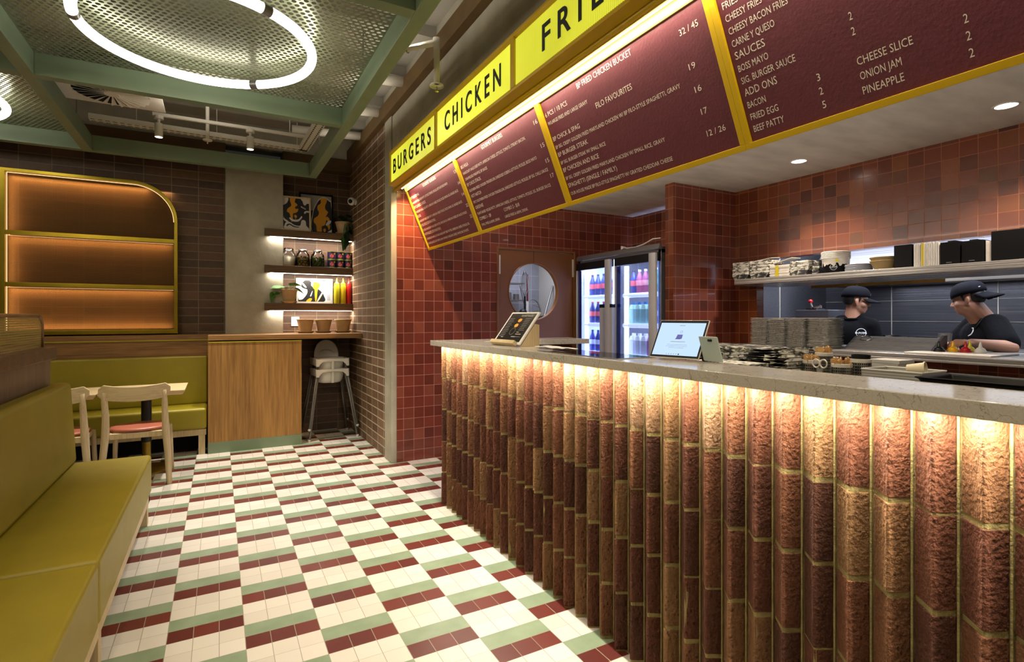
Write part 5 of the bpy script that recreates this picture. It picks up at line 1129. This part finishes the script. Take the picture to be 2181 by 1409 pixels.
for y, x, c, lb in ((-1.955, 4.42, '#0d0d0d', 'black sauce bottle nozzle at the left end of the sauce rail'), (-1.965, 4.585, '#b01018', 'red sauce bottle top behind the yellow one, left in the rail'), (-2.0, 4.50, '#dba812', 'yellow sauce bottle top, front of the sauce rail'), (-2.07, 4.50, '#a80d16', 'large red sauce bottle top in the middle of the rail'), (-2.06, 4.585, '#c9c01e', 'yellow sauce bottle top between red and white ones'), (-2.14, 4.52, '#d9d9d4', 'white sauce bottle top at the right end of the rail')):
    r = thing('sauce_bottle', lb, 'sauce bottle', (x, y, 1.172), group='sauce bottles in the pass rail'); m = mat('rail_sauce_' + c, c, .35)
    MB().lathe([(0, 0), (.032, 0), (.032, .012), (.027, .016), (.026, .022), (.012, .034)], n=22).build('cap', m, r, smooth=False, bevel=.001); MB().lathe([(.012, .03), (.009, .045), (.005, .068), (0, .07)], n=14).build('nozzle', m, r, smooth=True)
rm = thing('machine', 'grey steel kitchen machine with red lever knob behind the tray stacks', 'machine', (5.3, -.6, 0)); MB(rm.location).box(5.15, 5.5, -.78, -.46, 0, 1.47).build('housing', 'steelx', rm, bevel=.006)
MB(rm.location).box(5.16, 5.3, -.66, -.56, 1.47, 1.485).build('hinge_plate', 'chrome', rm); mb = MB(rm.location); mb.tube([(5.22, -.585, 1.485), (5.21, -.575, 1.54)], .009, 8); mb.tube([(5.22, -.60, 1.49), (5.24, -.67, 1.50)], .014, 8); mb.tube([(5.24, -.64, 1.485), (5.25, -.65, 1.515)], .012, 8); mb.build('lever', 'chrome', rm)
MB(rm.location).ball((5.21, -.573, 1.552), .021, 14).build('knob', mat('red_knob', '#b5121c', .3), rm, smooth=True)
for x, y, rr_, h, lb in ((5.72, -.99, .12, .09, 'left stainless cooking pot at the back of the kitchen'), (5.70, -1.345, .16, .085, 'wider stainless cooking pot beside the cook in black')):
    r = thing('cooking_pot', lb, 'pot', (x, y, 1.14)); MB().lathe([(0, 0), (rr_, 0), (rr_, h), (rr_ + .008, h + .003), (rr_ - .004, h), (rr_ - .004, .006)], n=32).build('pan', 'chrome', r, smooth=False)
    for s in (-1, 1): MB().tube([(s * rr_ * .4 - .03, -s * rr_ * .92, h * .7), (s * rr_ * .4 - .03, -s * (rr_ * .92 + .04), h * .75), (s * rr_ * .4 + .03, -s * (rr_ * .92 + .04), h * .75), (s * rr_ * .4 + .03, -s * rr_ * .92, h * .7)], .006, 6).build('handle', 'chrome', r)
rb = thing('back_bench', 'steel cooking bench along the back kitchen wall', 'bench', (5.8, -2.5, 0)); MB(rb.location).box(5.52, 5.98, -6, -.82, 1.09, 1.14).build('top', 'steel', rb, bevel=.003); MB(rb.location).box(5.56, 5.97, -5.9, -.85, 0, 1.09).build('cupboard', 'steelx', rb)
hd2 = thing('exhaust_hood', 'steel extraction hood over the kitchen with bronze reflecting lip', 'hood', (5.6, -2.2, 1.7)); MB(hd2.location).prism([(5.30, 1.70), (5.98, 1.70), (5.98, 2.5), (5.85, 2.5), (5.30, 1.82)], lambda u, v, w: (u, w, v), -4.5, -.53).build('canopy', 'steelx', hd2); MB(hd2.location).box(5.285, 5.30, -1.66, -.53, 1.682, 1.742).build('lip', mat('bronze_steel_lip', '#5a4018', .25, .9), hd2)
hr = thing('hood_filter', 'pale grey rounded hood cover above the cook in the backward cap', 'hood cover', (5.25, -2.6, 1.7)); MB(hr.location).prism([(5.2, 1.672), (5.29, 1.672), (5.29, 1.765), (5.215, 1.76), (5.20, 1.735)], lambda u, v, w: (u, w, v), -3.8, -1.665).build('cover', mat('pale_grey_metal', '#8f8d88', .4, .3), hr, bevel=.012)

ps = thing('pass_shelf', 'long stainless shelf over the pass loaded with packaging', 'shelf', (4.45, -2.2, 1.74)); mb = MB(ps.location); mb.box(4.30, 4.90, -6, -.43, 1.722, 1.742); mb.box(4.30, 4.304, -6, -.43, 1.692, 1.722); mb.box(4.32, 4.9, -6, -.43, 1.686, 1.690); mb.build('board', 'steel', ps, bevel=.002)
ZS_ = 1.743
for y0_, y1_, h, lb in ((-.365, -.535, .155, 'leftmost stack of folded printed food boxes on the pass shelf'), (-.55, -.735, .155, 'second stack of folded printed food boxes from the left'), (-.935, -1.09, .12, 'third stack of folded printed food boxes, beside the paper bucket')):
    s = paperstack('food_boxes', lb, 4.36, 4.56, y1_, y0_, ZS_ + .04, ZS_ + h, 12, 'news2', 'food boxes', .005, 'stacked printed food boxes')
    MB(s.location).prism([(y1_ + .0, ZS_ + .042), (y0_ - .0, ZS_ + .042), (y0_ - .02, ZS_ + .002), (y1_ + .02, ZS_ + .002)], lambda u, v, w: (w, u, v), 4.352, 4.56).build('lowest_box', 'news', s)
s = paperstack('food_boxes', 'banded bundle of folded cartons with yellow strap on the pass shelf', 4.36, 4.54, -.925, -.745, ZS_, ZS_ + .10, 10, 'card', 'food boxes', .004, 'stacked printed food boxes'); MB(s.location).box(4.353, 4.356, -.83, -.80, ZS_, ZS_ + .095).build('strap', mat('yellow_strap', '#b9a81c', .5), s)
pst = thing('paper_sheets', 'loose white folded sheets on top of the box stacks', 'paper', (4.45, -.75, ZS_ + .15)); mb = MB(pst.location); mb.add([(4.40, -.56, 1.90), (4.40, -.73, 1.915), (4.52, -.73, 1.925), (4.52, -.56, 1.905)], [(0, 1, 2, 3)]); mb.add([(4.40, -.75, 1.862), (4.40, -.92, 1.90), (4.52, -.92, 1.90), (4.52, -.75, 1.88)], [(0, 1, 2, 3)]); mb.build('sheets', 'paper', pst, solid=.004)
paperstack('lids_stack', 'short dark side-on pile of cartons left of the paper bucket', 4.40, 4.56, -1.15, -1.095, ZS_, ZS_ + .115, 10, 'news', 'cartons', .003)
bu = thing('paper_bucket', 'black paper chicken bucket with white drip pattern and stacked rims', 'bucket', (4.44, -1.26, ZS_)); MB().lathe([(0, .002), (.076, .002), (.09, .09), (0, .09)], n=36).build('bucket', 'blackbox', bu, smooth=False)
mb = MB(); N = 54; lo = [.078 - .022 * abs(sin(i * .58)) - .01 * sin(i * 1.7) for i in range(N)]; lo[-1] = lo[0]
vs = [(.0915 * cos(2 * pi * i / N) * (1 - .0), .0915 * sin(2 * pi * i / N), lo[i]) for i in range(N)] + [(.096 * cos(2 * pi * i / N), .096 * sin(2 * pi * i / N), .115) for i in range(N)]; mb.add(vs, [(i, (i + 1) % N, N + (i + 1) % N, N + i) for i in range(N)]); mb.build('drip_band', 'card', bu)
mb = MB()
for k in range(6): mb.tube([(.098 * cos(a), .098 * sin(a), .117 + .0095 * k) for a in [2 * pi * i / 36 for i in range(36)]], .0042, 6, closed=True)
mb.lathe([(.094, .113), (.096, .17)], n=36); mb.build('nested_rims', 'card', bu)
def badge(par, fn, rad, txt, m='whiteprint', name='badge', sub=None):
    mb = MB(); mb.add([fn(q * cos(a), q * sin(a)) for q in (rad, rad * .92) for a in [2 * pi * i / 36 for i in range(36)]], [(i, (i + 1) % 36, 36 + (i + 1) % 36, 36 + i) for i in range(36)])
    put_text(mb, txt, -rad * 1.12, rad * 1.12, -rad * .17, rad * .34, fn, .02)
    if sub: put_text(mb, sub, -rad * .5, rad * .5, rad * .38, rad * .18, fn)
    for k in range(5): mb.sheet([(-rad * .5 + k * rad * .25 + .05 * rad * cos(a), -rad * (.48 if k % 2 else .42) + .05 * rad * sin(a)) for a in [2 * pi * i / 8 for i in range(8)]], fn)
    return mb.build(name, m, par, fixn=False)
def cylfn(ang, z): return lambda u, v: ((.0835 + v * .155) * cos(ang - u / .083) + .0015 * cos(ang), (.0835 + v * .155) * sin(ang - u / .083), z + v)
badge(bu, lambda u, v: ((.0790 + (.046 + v) * .1591) * cos(pi + .35 + u / .084), (.0790 + (.046 + v) * .1591) * sin(pi + .35 + u / .084), .046 + v), .024, 'BURGER')
MB().sheet([(.012 * cos(a), .095 + .012 * sin(a)) for a in [2 * pi * i / 14 for i in range(14)]], lambda u, v: ((.0945) * cos(pi + .6 - u / .09) * 1.01, .0945 * sin(pi + .6 - u / .09) * 1.01, v)).build('yellow_patch', mat('yellow_patch', '#c9bf1c', .5), bu, fixn=False)
ldk = None
for k in range(8):
    lb = 'clear plastic tub lid in the stack between bucket and kraft bowls'
    if ldk is None: ldk = thing('tub_lid', lb, 'lid', (4.44, -1.435, ZS_ + .007 * k), group='clear tub lids on the pass shelf'); MB().lathe([(0, .001), (.085, .001), (.09, .005), (.093, .006)], n=30).build('disc', mat('frosted_clear_lid', '#c6cad4', .25), ldk, smooth=True, solid=.0012)
    else: dup(ldk, (4.44 + R(-.003, .003), -1.435 + R(-.004, .004), ZS_ + .007 * k), R(0, 6), lb)
kb = None
for k, lb in enumerate(('lower of two nested kraft paper bowls on the pass shelf', 'upper of two nested kraft paper bowls on the pass shelf')):
    if kb is None: kb = thing('kraft_bowl', lb, 'bowl', (4.44, -1.615, ZS_), group='nested kraft bowls'); MB().lathe([(0, .001), (.062, .001), (.094, .06), (.098, .062), (.097, .066), (.091, .063), (.06, .006), (0, .006)], n=36).build('shell', 'kraft', kb, smooth=False)
    else: dup(kb, (4.44, -1.615, ZS_ + .026), 0, lb)
def carton(name, lab, y0_, y1_, h, x0=4.36, x1=4.6, m='blackbox', gr='black cartons on the pass shelf'):
    r = thing(name, lab, 'carton', ((x0 + x1) / 2, (y0_ + y1_) / 2, ZS_), group=gr); MB(r.location).box(x0, x1, y0_, y1_, ZS_, ZS_ + h).build('box', m, r, bevel=.004); return r
r = carton('carton', 'narrow black carton right of the kraft bowls', -1.82, -1.71, .16)
paperstack('flat_cartons', 'bundle of white carton edges with yellow strap, standing upright', 4.37, 4.58, -1.98, -1.83, ZS_, ZS_ + .16, 1, 'card', 'cartons', 0)
fc = [o for o in bpy.data.objects if o.name.startswith('flat_cartons')][0]; mb = MB(fc.location)
for k in range(15): mb.box(4.362, 4.371, -1.978 + k * .0099, -1.9715 + k * .0099, ZS_, ZS_ + .158 + R(-.004, .002))
mb.build('carton_edges', 'paper', fc); MB(fc.location).box(4.358, 4.362, -1.892, -1.879, ZS_, ZS_ + .158).build('strap', mat('yellow_strap2', '#b9a81c', .5), fc)
r = carton('carton', 'black carton with notched top, left of an identical one', -2.092, -1.985, .148); MB(r.location).box(4.38, 4.58, -2.06, -2.02, ZS_ + .148, ZS_ + .156).build('tab', 'blackbox', r)
MB(r.location).sheet([(2.02, ZS_ + .012), (2.05, ZS_ + .012), (2.05, ZS_ + .016), (2.02, ZS_ + .016)], lambda u, v: (4.3585, -u, v)).build('printed_line', 'grey', r, fixn=False)
r = carton('carton', 'black carton with notched top, next to the thin white cartons', -2.212, -2.10, .142); MB(r.location).box(4.38, 4.58, -2.175, -2.135, ZS_ + .142, ZS_ + .15).build('tab', 'blackbox', r)
MB(r.location).sheet([(2.14, ZS_ + .014), (2.17, ZS_ + .014), (2.17, ZS_ + .018), (2.14, ZS_ + .018)], lambda u, v: (4.3585, -u, v)).build('printed_line', 'grey', r, fixn=False)
paperstack('flat_cartons', 'thin upright white cartons beside the large black carton', 4.38, 4.58, -2.245, -2.218, ZS_, ZS_ + .14, 1, 'card', 'cartons', 0)
r = carton('carton', 'large black carton printed with a round white burger emblem', -2.62, -2.25, .185)
badge(r, lambda u, v: (4.3585, -2.335 + u, ZS_ + .085 + v), .032, 'BURGER', 'text', 'emblem')
# downlights in the soffit
for y, lb in ((-1.12, 'round recessed downlight nearer the tiled nib in the kitchen soffit'), (-2.38, 'round recessed downlight at the right edge of the kitchen soffit')):
    r = thing('downlight', lb, 'downlight', (4.19, y, 2.62), group='recessed downlights in the kitchen soffit'); MB().lathe([(.052, 0), (.062, 0), (.064, .004), (.052, .004)], n=36).build('trim_ring', 'white_pt', r); MB().lathe([(0, .002), (.052, .002)], n=36).build('diffuser', emis('downlight_glow', '#fff4e6', 18), r)

# ================================================================ PEOPLE
def blob(mb, name, m, par, vox=.006, sm=6, smf=.5):
    o = mb.build(name, m, None); q = o.modifiers.new('r', 'REMESH'); q.mode = 'VOXEL'; q.voxel_size = vox; q.use_smooth_shade = True
    w = o.modifiers.new('s', 'SMOOTH'); w.iterations = sm; w.factor = smf
    dg = bpy.context.evaluated_depsgraph_get(); dg.update(); me = bpy.data.meshes.new_from_object(o.evaluated_get(dg)); me.name = name
    bpy.data.objects.remove(o); me.materials.clear(); me.materials.append(M[m] if isinstance(m, str) else m)
    me.polygons.foreach_set('use_smooth', [True] * len(me.polygons)); o = bpy.data.objects.new(name, me); COL.objects.link(o); o.parent = par; return o
def rotz(a): return Matrix.Rotation(a, 4, 'Z')
def fingers(mb, wr, d, pn, sgn, curl):
    # wr wrist, d hand direction, pn palm normal (towards the palm), sgn thumb side
    d = V(d).normalized(); pn = V(pn); pn = (pn - d * pn.dot(d)).normalized(); s = d.cross(pn) * sgn; wr = V(wr)
    for k in range(4):
        off = s * (.028 - .019 * k); kn = wr + d * (.088 - .004 * abs(k - 1)) + off; mb.cap(wr + off * .6, kn, .015, .0115, 8)
        p = kn; L = (.040, .045, .042, .033)[k]; a = 0
        for q, f in enumerate((1, .68, .5)):
            a += curl * (.8 + .25 * q); dr = d * cos(a) + pn * sin(a); e = p + dr * (L * f); mb.cap(p, e, .0098 - .0009 * q, .0090 - .0009 * q, 8); p = e
    b = wr + d * .022 + s * .024; e = b + (d * .55 + s * .75 + pn * .35).normalized() * .042; mb.cap(b, e, .015, .0115, 8); e2 = e + (d * .85 + s * .1 + pn * .5).normalized() * .032; mb.cap(e, e2, .0112, .0095, 8); mb.cap(e2, e2 + (d * .8 + pn * .7).normalized() * .022, .0095, .008, 8)
def head(mb, c, yaw, pitch, k=1.0, fat=0.0):
    mt = Matrix.Translation(c) @ rotz(yaw) @ Matrix.Rotation(pitch, 4, 'Y') @ Matrix.Scale(k, 4); old = mb.T; mb.T = mt
    mb.ball((-.012, 0, .03), (.098, .078, .092), 22); mb.ball((.018, 0, -.03), (.074, .066 + fat * .6, .088), 20); mb.ball((.05, 0, -.075), (.036, .034 + fat * .3, .03), 14)
    mb.ball((.012, 0, -.062), (.055, .058 + fat, .04), 16); mb.ball((.066, 0, .022), (.026, .055, .018), 14)                       # jaw, brow
    mb.cap((.086, 0, .008), (.103, 0, -.022), .008, .013, 10); mb.ball((.094, .010, -.028), (.011, .009, .008), 8); mb.ball((.094, -.010, -.028), (.011, .009, .008), 8)
    mb.ball((.082, 0, -.052), (.014, .024, .006), 12); mb.ball((.080, 0, -.064), (.013, .020, .007), 12)                         # lips
    for s in (-1, 1):
        mb.ball((.045, s * .048, -.025), (.035, .024, .03), 12); mb.ball((-.008, s * (.080), -.008), (.017, .008, .031), 12, Euler((0, -.2, s * -.35))); mb.ball((-.004, s * .078, -.034), (.010, .007, .012), 10)
    mb.T = old; return mt
def face_parts(r, mt):
    mb = MB(); mb.T = mt
    for s in (-1, 1): mb.ball((.0845, s * .030, .006), (.006, .011, .0045), 12)
    mb.build('eye', 'hair', r, smooth=True); mb = MB(); mb.T = mt
    for s in (-1, 1): mb.tube([(.085, s * .014, .028), (.090, s * .032, .034), (.076, s * .052, .029)], [.0018, .003, .0012], 6)
    mb.build('eyebrow', 'hair', r, smooth=True)
    mb = MB(); mb.T = mt; mb.ball((-.046, 0, .022), (.0645, .0775, .074), 24, lo=-.9, hi=1.2)
    for s in (-1, 1): mb.cap((.016, s * .074, .03), (.012, s * .0745, .0), .009, .005, 8)
    mb.build('hair', 'hair', r, smooth=True)
def capmesh(r, mt, back, patch):
    mb = MB(); mb.T = mt @ (rotz(pi) if back else Matrix.Identity(4)); ox = .012 if back else -.012
    vs = []; N = 32; rows = 9
    for j in range(rows):
        a = pi / 2 * j / (rows - 1)
        for i in range(N):
            t = 2 * pi * i / N; z = .038 + .098 * sin(a) ** .85 - .018 * (1 - sin(a)) * (-cos(t) * .6 if not back else -cos(t) * .6); vs.append((ox + .109 * cos(a) ** .72 * cos(t), .089 * cos(a) ** .72 * sin(t), z))
    mb.add(vs, [(j * N + i, j * N + (i + 1) % N, (j + 1) * N + (i + 1) % N, (j + 1) * N + i) for j in range(rows - 1) for i in range(N)])
    mb.ball((ox, 0, .137), .008, 10); o = mb.build('cap_crown', 'capblk', r, smooth=True, solid=.003)
    mb = MB(); mb.T = mt @ (rotz(pi) if back else Matrix.Identity(4)); vs = []
    for i in range(13):
        t = -1.12 + 2.24 * i / 12
        for q in range(4):
            f = q / 3; x = ox + (.105 + .072 * f * cos(t) ** .5) * cos(t) + (.02 * f); y = .086 * sin(t) * (1 + .06 * f); vs.append((x, y, .036 - .024 * f - .014 * (y / .086) ** 2 - (.02 * f if back else 0)))
    mb.add(vs, [(i * 4 + q, i * 4 + q + 1, (i + 1) * 4 + q + 1, (i + 1) * 4 + q) for i in range(12) for q in range(3)]); mb.build('cap_brim', 'capblk', r, smooth=True, solid=.004)
    mb = MB(); mb.T = mt; 
    if patch == 'swoosh':
        pts = [(-.018, .004), (-.012, -.008), (-.002, -.010), (.020, .006), (-.002, -.003), (-.009, -.001)]
        f = lambda u, v: (-.012 - .103 * cos(.62 - u * 9), .088 * sin(.62 - u * 9) * 1.02 + .002, .062 + v)
        mb.sheet(pts, f); put_text(mb, 'NIKE', -.012, .012, .0745 - .064, .008, f, .03)
    else:
        f = lambda u, v: (-.012 + .1125 * cos(u * 9 - .0), .091 * sin(u * 9), .068 + v); put_text(mb, 'A', -.010, .010, -.006, .022, f, .04)
    mb.build('cap_logo', 'whiteprint', r, fixn=False); return o
def project(o, fn_plane, direction):
    bpy.context.view_layer.update(); dr = V(direction).normalized()
    def f(u, v):
        p = V(fn_plane(u, v)); ok, loc, nrm, _ = o.ray_cast(p, dr); return tuple((loc if ok else p) - dr * .0025)
    return f

def person(lab, loc, ty, J, hc, hyaw, hpitch, fat, back, patch, hands):
    r = thing('person', lab, 'person', loc, group=None); Z = lambda p: V(p)
    c, s = cos(ty), sin(ty); W = lambda x, y, z: V((x * c - y * s, x * s + y * c, z)); hcv = V(hc)
    skin = MB(); neck = W(-.015, 0, 1.345); mt = head(skin, hc, hyaw, hpitch, 1.0, fat)
    skin.cap(neck, hcv + V((-.02 * cos(hyaw), -.02 * sin(hyaw), -.05)), .062 + fat, .056 + fat, 16)
    fw = .03 * (1 if fat else 0)
    tor = [((0, 0, 1.24), (.10 + fw, .165 + fw, .14)), ((.01, 0, 1.05), (.105 + fw * 1.5, .15 + fw * 1.2, .17)), ((0, 0, .90), (.11 + fw, .155 + fw, .13))]
    for p, rr in tor: skin.ball(W(*p), tuple(x * .9 for x in rr), 20, Euler((0, 0, ty)))
    for sd in (-1, 1):
        hip = W(0, sd * .09, .86); kn = W(.02, sd * .095, .47); an = W(-.02, sd * .095, .08); skin.cap(hip, kn, .075, .052); skin.cap(kn, an, .052, .036); skin.cap(an - V((0, 0, .03)), W(.10, sd * .10, .03), .036, .03)
    arms = {}
    for sd, key in ((1, 'L'), (-1, 'R')):
        sh, el, wr = [V(q) for q in J[key]]; arms[key] = (sh, el, wr); skin.cap(sh, el, .05 + fat * .6, .042 + fat * .5); skin.cap(el, wr, .043 + fat * .5, .028); d = (wr - el).normalized(); hd = V(hands[key][0]) if hands[key][0] else d
        fingers(skin, wr + d * .005, hd, hands[key][1], hands[key][2], hands[key][3])
    blob(skin, 'body', 'skin', r, .0052, 5)
    tee = MB()
    for p, rr in tor: tee.ball(W(*p), tuple(x * 1.06 for x in rr), 22, Euler((0, 0, ty)))
    tee.cap(W(-.02, -.07, 1.352), W(-.02, .07, 1.352), .07, .07)
    for key in 'LR':
        sh, el, wr = arms[key]; e = sh + (el - sh) * .80; tee.cap(W(-.01, (.07 if key == 'L' else -.07), 1.325), sh, .075, .074 + fat * .5); tee.cap(sh, e, .074 + fat * .5, .066 + fat * .6)
    to = blob(tee, 'tee_shirt', 'navy', r, .008, 8)
    MB().tube([tuple(W(-.012 + .066 * cos(a), .070 * sin(a), 1.392 + .008 * -cos(a))) for a in [2 * pi * i / 24 for i in range(24)]], .009, 8, closed=True).build('collar', 'navy', r, smooth=True)
    tro = MB(); tro.ball(W(0, 0, .88), (.125 + fw, .165 + fw, .12), 20, Euler((0, 0, ty)))
    for sd in (-1, 1): tro.cap(W(0, sd * .09, .86), W(.02, sd * .095, .47), .09, .068); tro.cap(W(.02, sd * .095, .47), W(-.02, sd * .095, .10), .068, .06)
    blob(tro, 'trousers', 'navy', r, .010, 6)
    for sd in (-1, 1): sh_ = MB(); sh_.cap(W(-.05, sd * .095, .045), W(.15, sd * .105, .04), .045, .038); blob(sh_, 'shoe', 'blackpl', r, .007, 3)
    face_parts(r, mt); capmesh(r, mt, back, patch)
    return r, to, W
# cook on the left: head turned to the picture right, left hand down, behind the tray stacks
t1 = math.radians(208)
A1 = (5.12, -1.00, 0)
def loc1(p): return (p[0] - A1[0], p[1] - A1[1], p[2])
P1, tee1, W1 = person('person in black tee and black cap, head turned away, behind the tray stacks', A1, t1,
    {'L': [(.066, -.125, 1.322), (.105, -.175, 1.08), (-.02, -.22, .95)], 'R': [(-.066, .13, 1.318), (-.12, .27, 1.13), (-.25, .33, 1.17)]},
    (.04, -.022, 1.540), math.radians(-52), .14, 0.0, False, 'A', {'L': [None, (-1, 0, -.3), 1, .35], 'R': [None, (0, 0, -1), -1, .3]})
lf = V((-sin(t1), cos(t1), 0)); fwv = V((cos(t1), sin(t1), 0)); ct_ = fwv * .4 + lf * .075 + V((0, 0, 1.265))
badge(P1, project(tee1, lambda u, v: tuple(ct_ - lf * (-u) * 1.0 + V((0, 0, v))), -fwv), .038, 'BURGER', 'whiteprint', 'shirt_emblem')
# cook on the right: profile to the picture left, backward cap, hands together over the sauce bottles
t2 = math.radians(130)
A2 = (5.245, -1.895, 0)
def l2(x, y, z): return (x - A2[0], y - A2[1], z)
P2, tee2, W2 = person('person in black tee and backward dark cap, working over the sauce bottles', A2, t2,
    {'L': [l2(5.135, -2.0, 1.345), l2(5.00, -2.125, 1.19), l2(4.74, -2.01, 1.225)], 'R': [l2(5.36, -1.79, 1.33), l2(5.20, -1.66, 1.10), l2(4.88, -1.80, 1.20)]},
    l2(5.125, -1.845, 1.530), math.radians(100), .22, .018, True, 'swoosh', {'L': [(-.9, .42, .05), (.2, .3, -1), -1, .62], 'R': [(-.75, -.5, .05), (.3, .2, -1), 1, .5]})
fw2 = V((cos(t2), sin(t2), 0)); lf2 = V((-sin(t2), cos(t2), 0)); c2 = fw2 * .5 + lf2 * .09 + V((0, 0, 1.29))
mb = MB(); f = project(tee2, lambda u, v: tuple(c2 + lf2 * u + V((0, 0, v))), -fw2); mb.tube([f(.02 * cos(a), .03 * sin(a)) for a in [-.6 + 2.4 * i / 10 for i in range(11)]], .004, 6); mb.tube([f(.016, -.017), f(-.004, -.03)], .004, 6); mb.build('shirt_emblem', 'whiteprint', P2, smooth=True)
mb = MB(); mb.tube([tuple(W2(.055 + .02 * k, .062 - .004 * k, 1.385 - .055 * k)) for k in range(2)] + [f(.03, .10), f(.02, .02)], .008, 6); mb.build('apron_strap', 'blackpl', P2, smooth=True)
wp2 = thing('wrap_paper', 'white wrapping paper laid out beside the hands of the cook in backward cap', 'paper', (4.80, -1.72, 1.19)); mb = MB(wp2.location); mb.add([(4.70, -1.60, 1.20), (4.70, -1.82, 1.205), (4.82, -1.82, 1.215), (4.82, -1.60, 1.212), (4.76, -1.71, 1.225)], [(0, 1, 4), (1, 2, 4), (2, 3, 4), (3, 0, 4)]); mb.build('sheet', 'paper', wp2, solid=.002)
bs2 = thing('steel_pan', 'dark steel pan rising behind the hands of the cook', 'pan', (4.93, -1.78, 1.16)); MB().lathe([(0, 0), (.035, 0), (.042, .12), (.04, .12), (.033, .004)], n=24).build('wall', 'grey', bs2)

# ================================================================ LIGHT
W_ = bpy.data.worlds.new('world'); SC.world = W_; W_.use_nodes = True; W_.node_tree.nodes['Background'].inputs[0].default_value = (.9, .85, .7, 1); W_.node_tree.nodes['Background'].inputs[1].default_value = .02
D = (0, 0, 0)
WARM = '#ffeccb'; NEU = '#fff5e6'; COOL = '#e6eaf8'
area('dining_fill', (-1.6, -1.2, 2.9), (0, -.6, 0), 1.2, 58, WARM)
area('aisle_fill', (.4, -4.2, 2.95), (.25, 0, 0), 1.6, 20, WARM)
area('ceiling_fill', (.1, 1.75, 3.2), (pi, 0, 0), .5, 6, NEU)  # added up-facing fill to lighten the ceiling, unseen above the raft
area('ceiling_fill', (1.33, .3, 3.19), (pi, 0, 0), .06, 11, NEU, 4.0)  # second added ceiling fill, in the slot beside the header wall
spot('floor_spot_a', (.478, 2.30, 3.09), (.55, 1.6, 0), 290, 1.15, NEU, .7)
spot('floor_spot_b', (-.30, 2.30, 3.09), (.0, 1.7, 0), 190, 1.1, NEU, .7)
spot('floor_spot_c', (1.0, -.6, 2.98), (1.25, .1, 0), 130, 1.3, NEU, .8)
spot('floor_spot_d', (.3, -2.2, 2.98), (.55, -1.2, 0), 32, 1.3, NEU, .9)
spot('bench_spot', (-.35, -2.2, 2.95), (-.5, -1.9, .4), 50, 1.1, WARM, .9)
area('counter_strip', (1.646, -1.8, 1.1853), (0, -.15, 0), .012, 70, '#fff1da', 3.75)
area('menu_strip', (1.722, -1.25, 2.618), (0, -.55, 0), .014, 22, '#fff0d2', 4.9)
for z in (2.335, 1.912, 1.474): area('shelf_strip', (1.18, 3.07, z), (.25, 0, 0), .93, 7.5, '#fff1e0', .012)
for y in (-1.12, -2.38): spot('kitchen_downlight', (4.19, y, 2.61), (4.30, y, 0), 90, 1.9, '#ffe9d4', .6, .05)
spot('kitchen_downlight', (2.9, -.9, 2.61), (2.9, -.9, 0), 36, 2.4, '#ffe9d4', .6, .05)
spot('kitchen_downlight', (2.7, -2.6, 2.61), (2.6, -2.6, 0), 60, 2.4, '#ffeedd', .6, .05)
spot('wall_wash', (1.715, 1.05, 2.59), (1.83, 1.33, 2.15), 55, 1.7, '#ffc58c', .8, .01)
area('soffit_fill', (2.16, -1.3, 2.3), (0, -2.4, 0), .04, 36, '#ffeedd', 4.6)  # added fill hidden behind the menu boards, brightens the soffit
area('far_wall_fill', (5.62, -2.3, 1.692), D, .2, 18, COOL, 3.0)  # added fill under the hood that lightens the dark far wall
area('kitchen_tubes', (5.1, -2.0, 2.58), D, .5, 90, COOL, 3.2)
area('cooks_fill', (4.80, -1.6, 2.35), (0, -1.0, 0), .3, 34, COOL, 2.2)  # added fill tilted at the cooks, not a fixture
spot('tray_fill_spot', (2.2, -1.25, 2.5), (4.35, -1.2, 1.3), 115, .75, '#fff0dc', .8, .03)  # added spot, unseen behind the menus, to brighten the tray stacks
area('scullery_tube', (3.5, 2.1, 2.45), D, .8, 22, '#e4e8ff')
area('fridge_left', (3.83, .93, 1.97), (0, -.7, 0), .04, 22, '#dbe5ff', .5)
area('fridge_right', (3.83, .27, 1.97), (0, -.7, 0), .04, 22, '#dbe5ff', .5)
for z in (1.275, 1.735, 2.23): area('panel_glow', (-.9, 3.11, z), (pi, 0, 0), 1.3, 2.2, '#ffc888', .04)
for z in (1.68, 2.18, 2.76): area('panel_glow', (-.9, 3.11, z), D, 1.3, 3.4 if z > 2.5 else 2.4, '#ffc888', .04)
area('panel_glow', (-1.57, 3.11, 2.0), (0, -pi / 2, 0), 1.5, 2.0, '#ffc888', .04)
SC.view_settings.view_transform = 'Standard'; SC.view_settings.look = 'None'; SC.view_settings.exposure = 0; SC.view_settings.gamma = 1
SC.cycles.use_adaptive_sampling = True; SC.cycles.adaptive_threshold = .04; SC.cycles.adaptive_min_samples = 16
SC.cycles.max_bounces = 5; SC.cycles.diffuse_bounces = 3; SC.cycles.glossy_bounces = 2; SC.cycles.transparent_max_bounces = 8; SC.cycles.transmission_bounces = 4
SC.cycles.sample_clamp_indirect = 4; SC.cycles.caustics_reflective = False; SC.cycles.caustics_refractive = False; SC.cycles.use_denoising = True
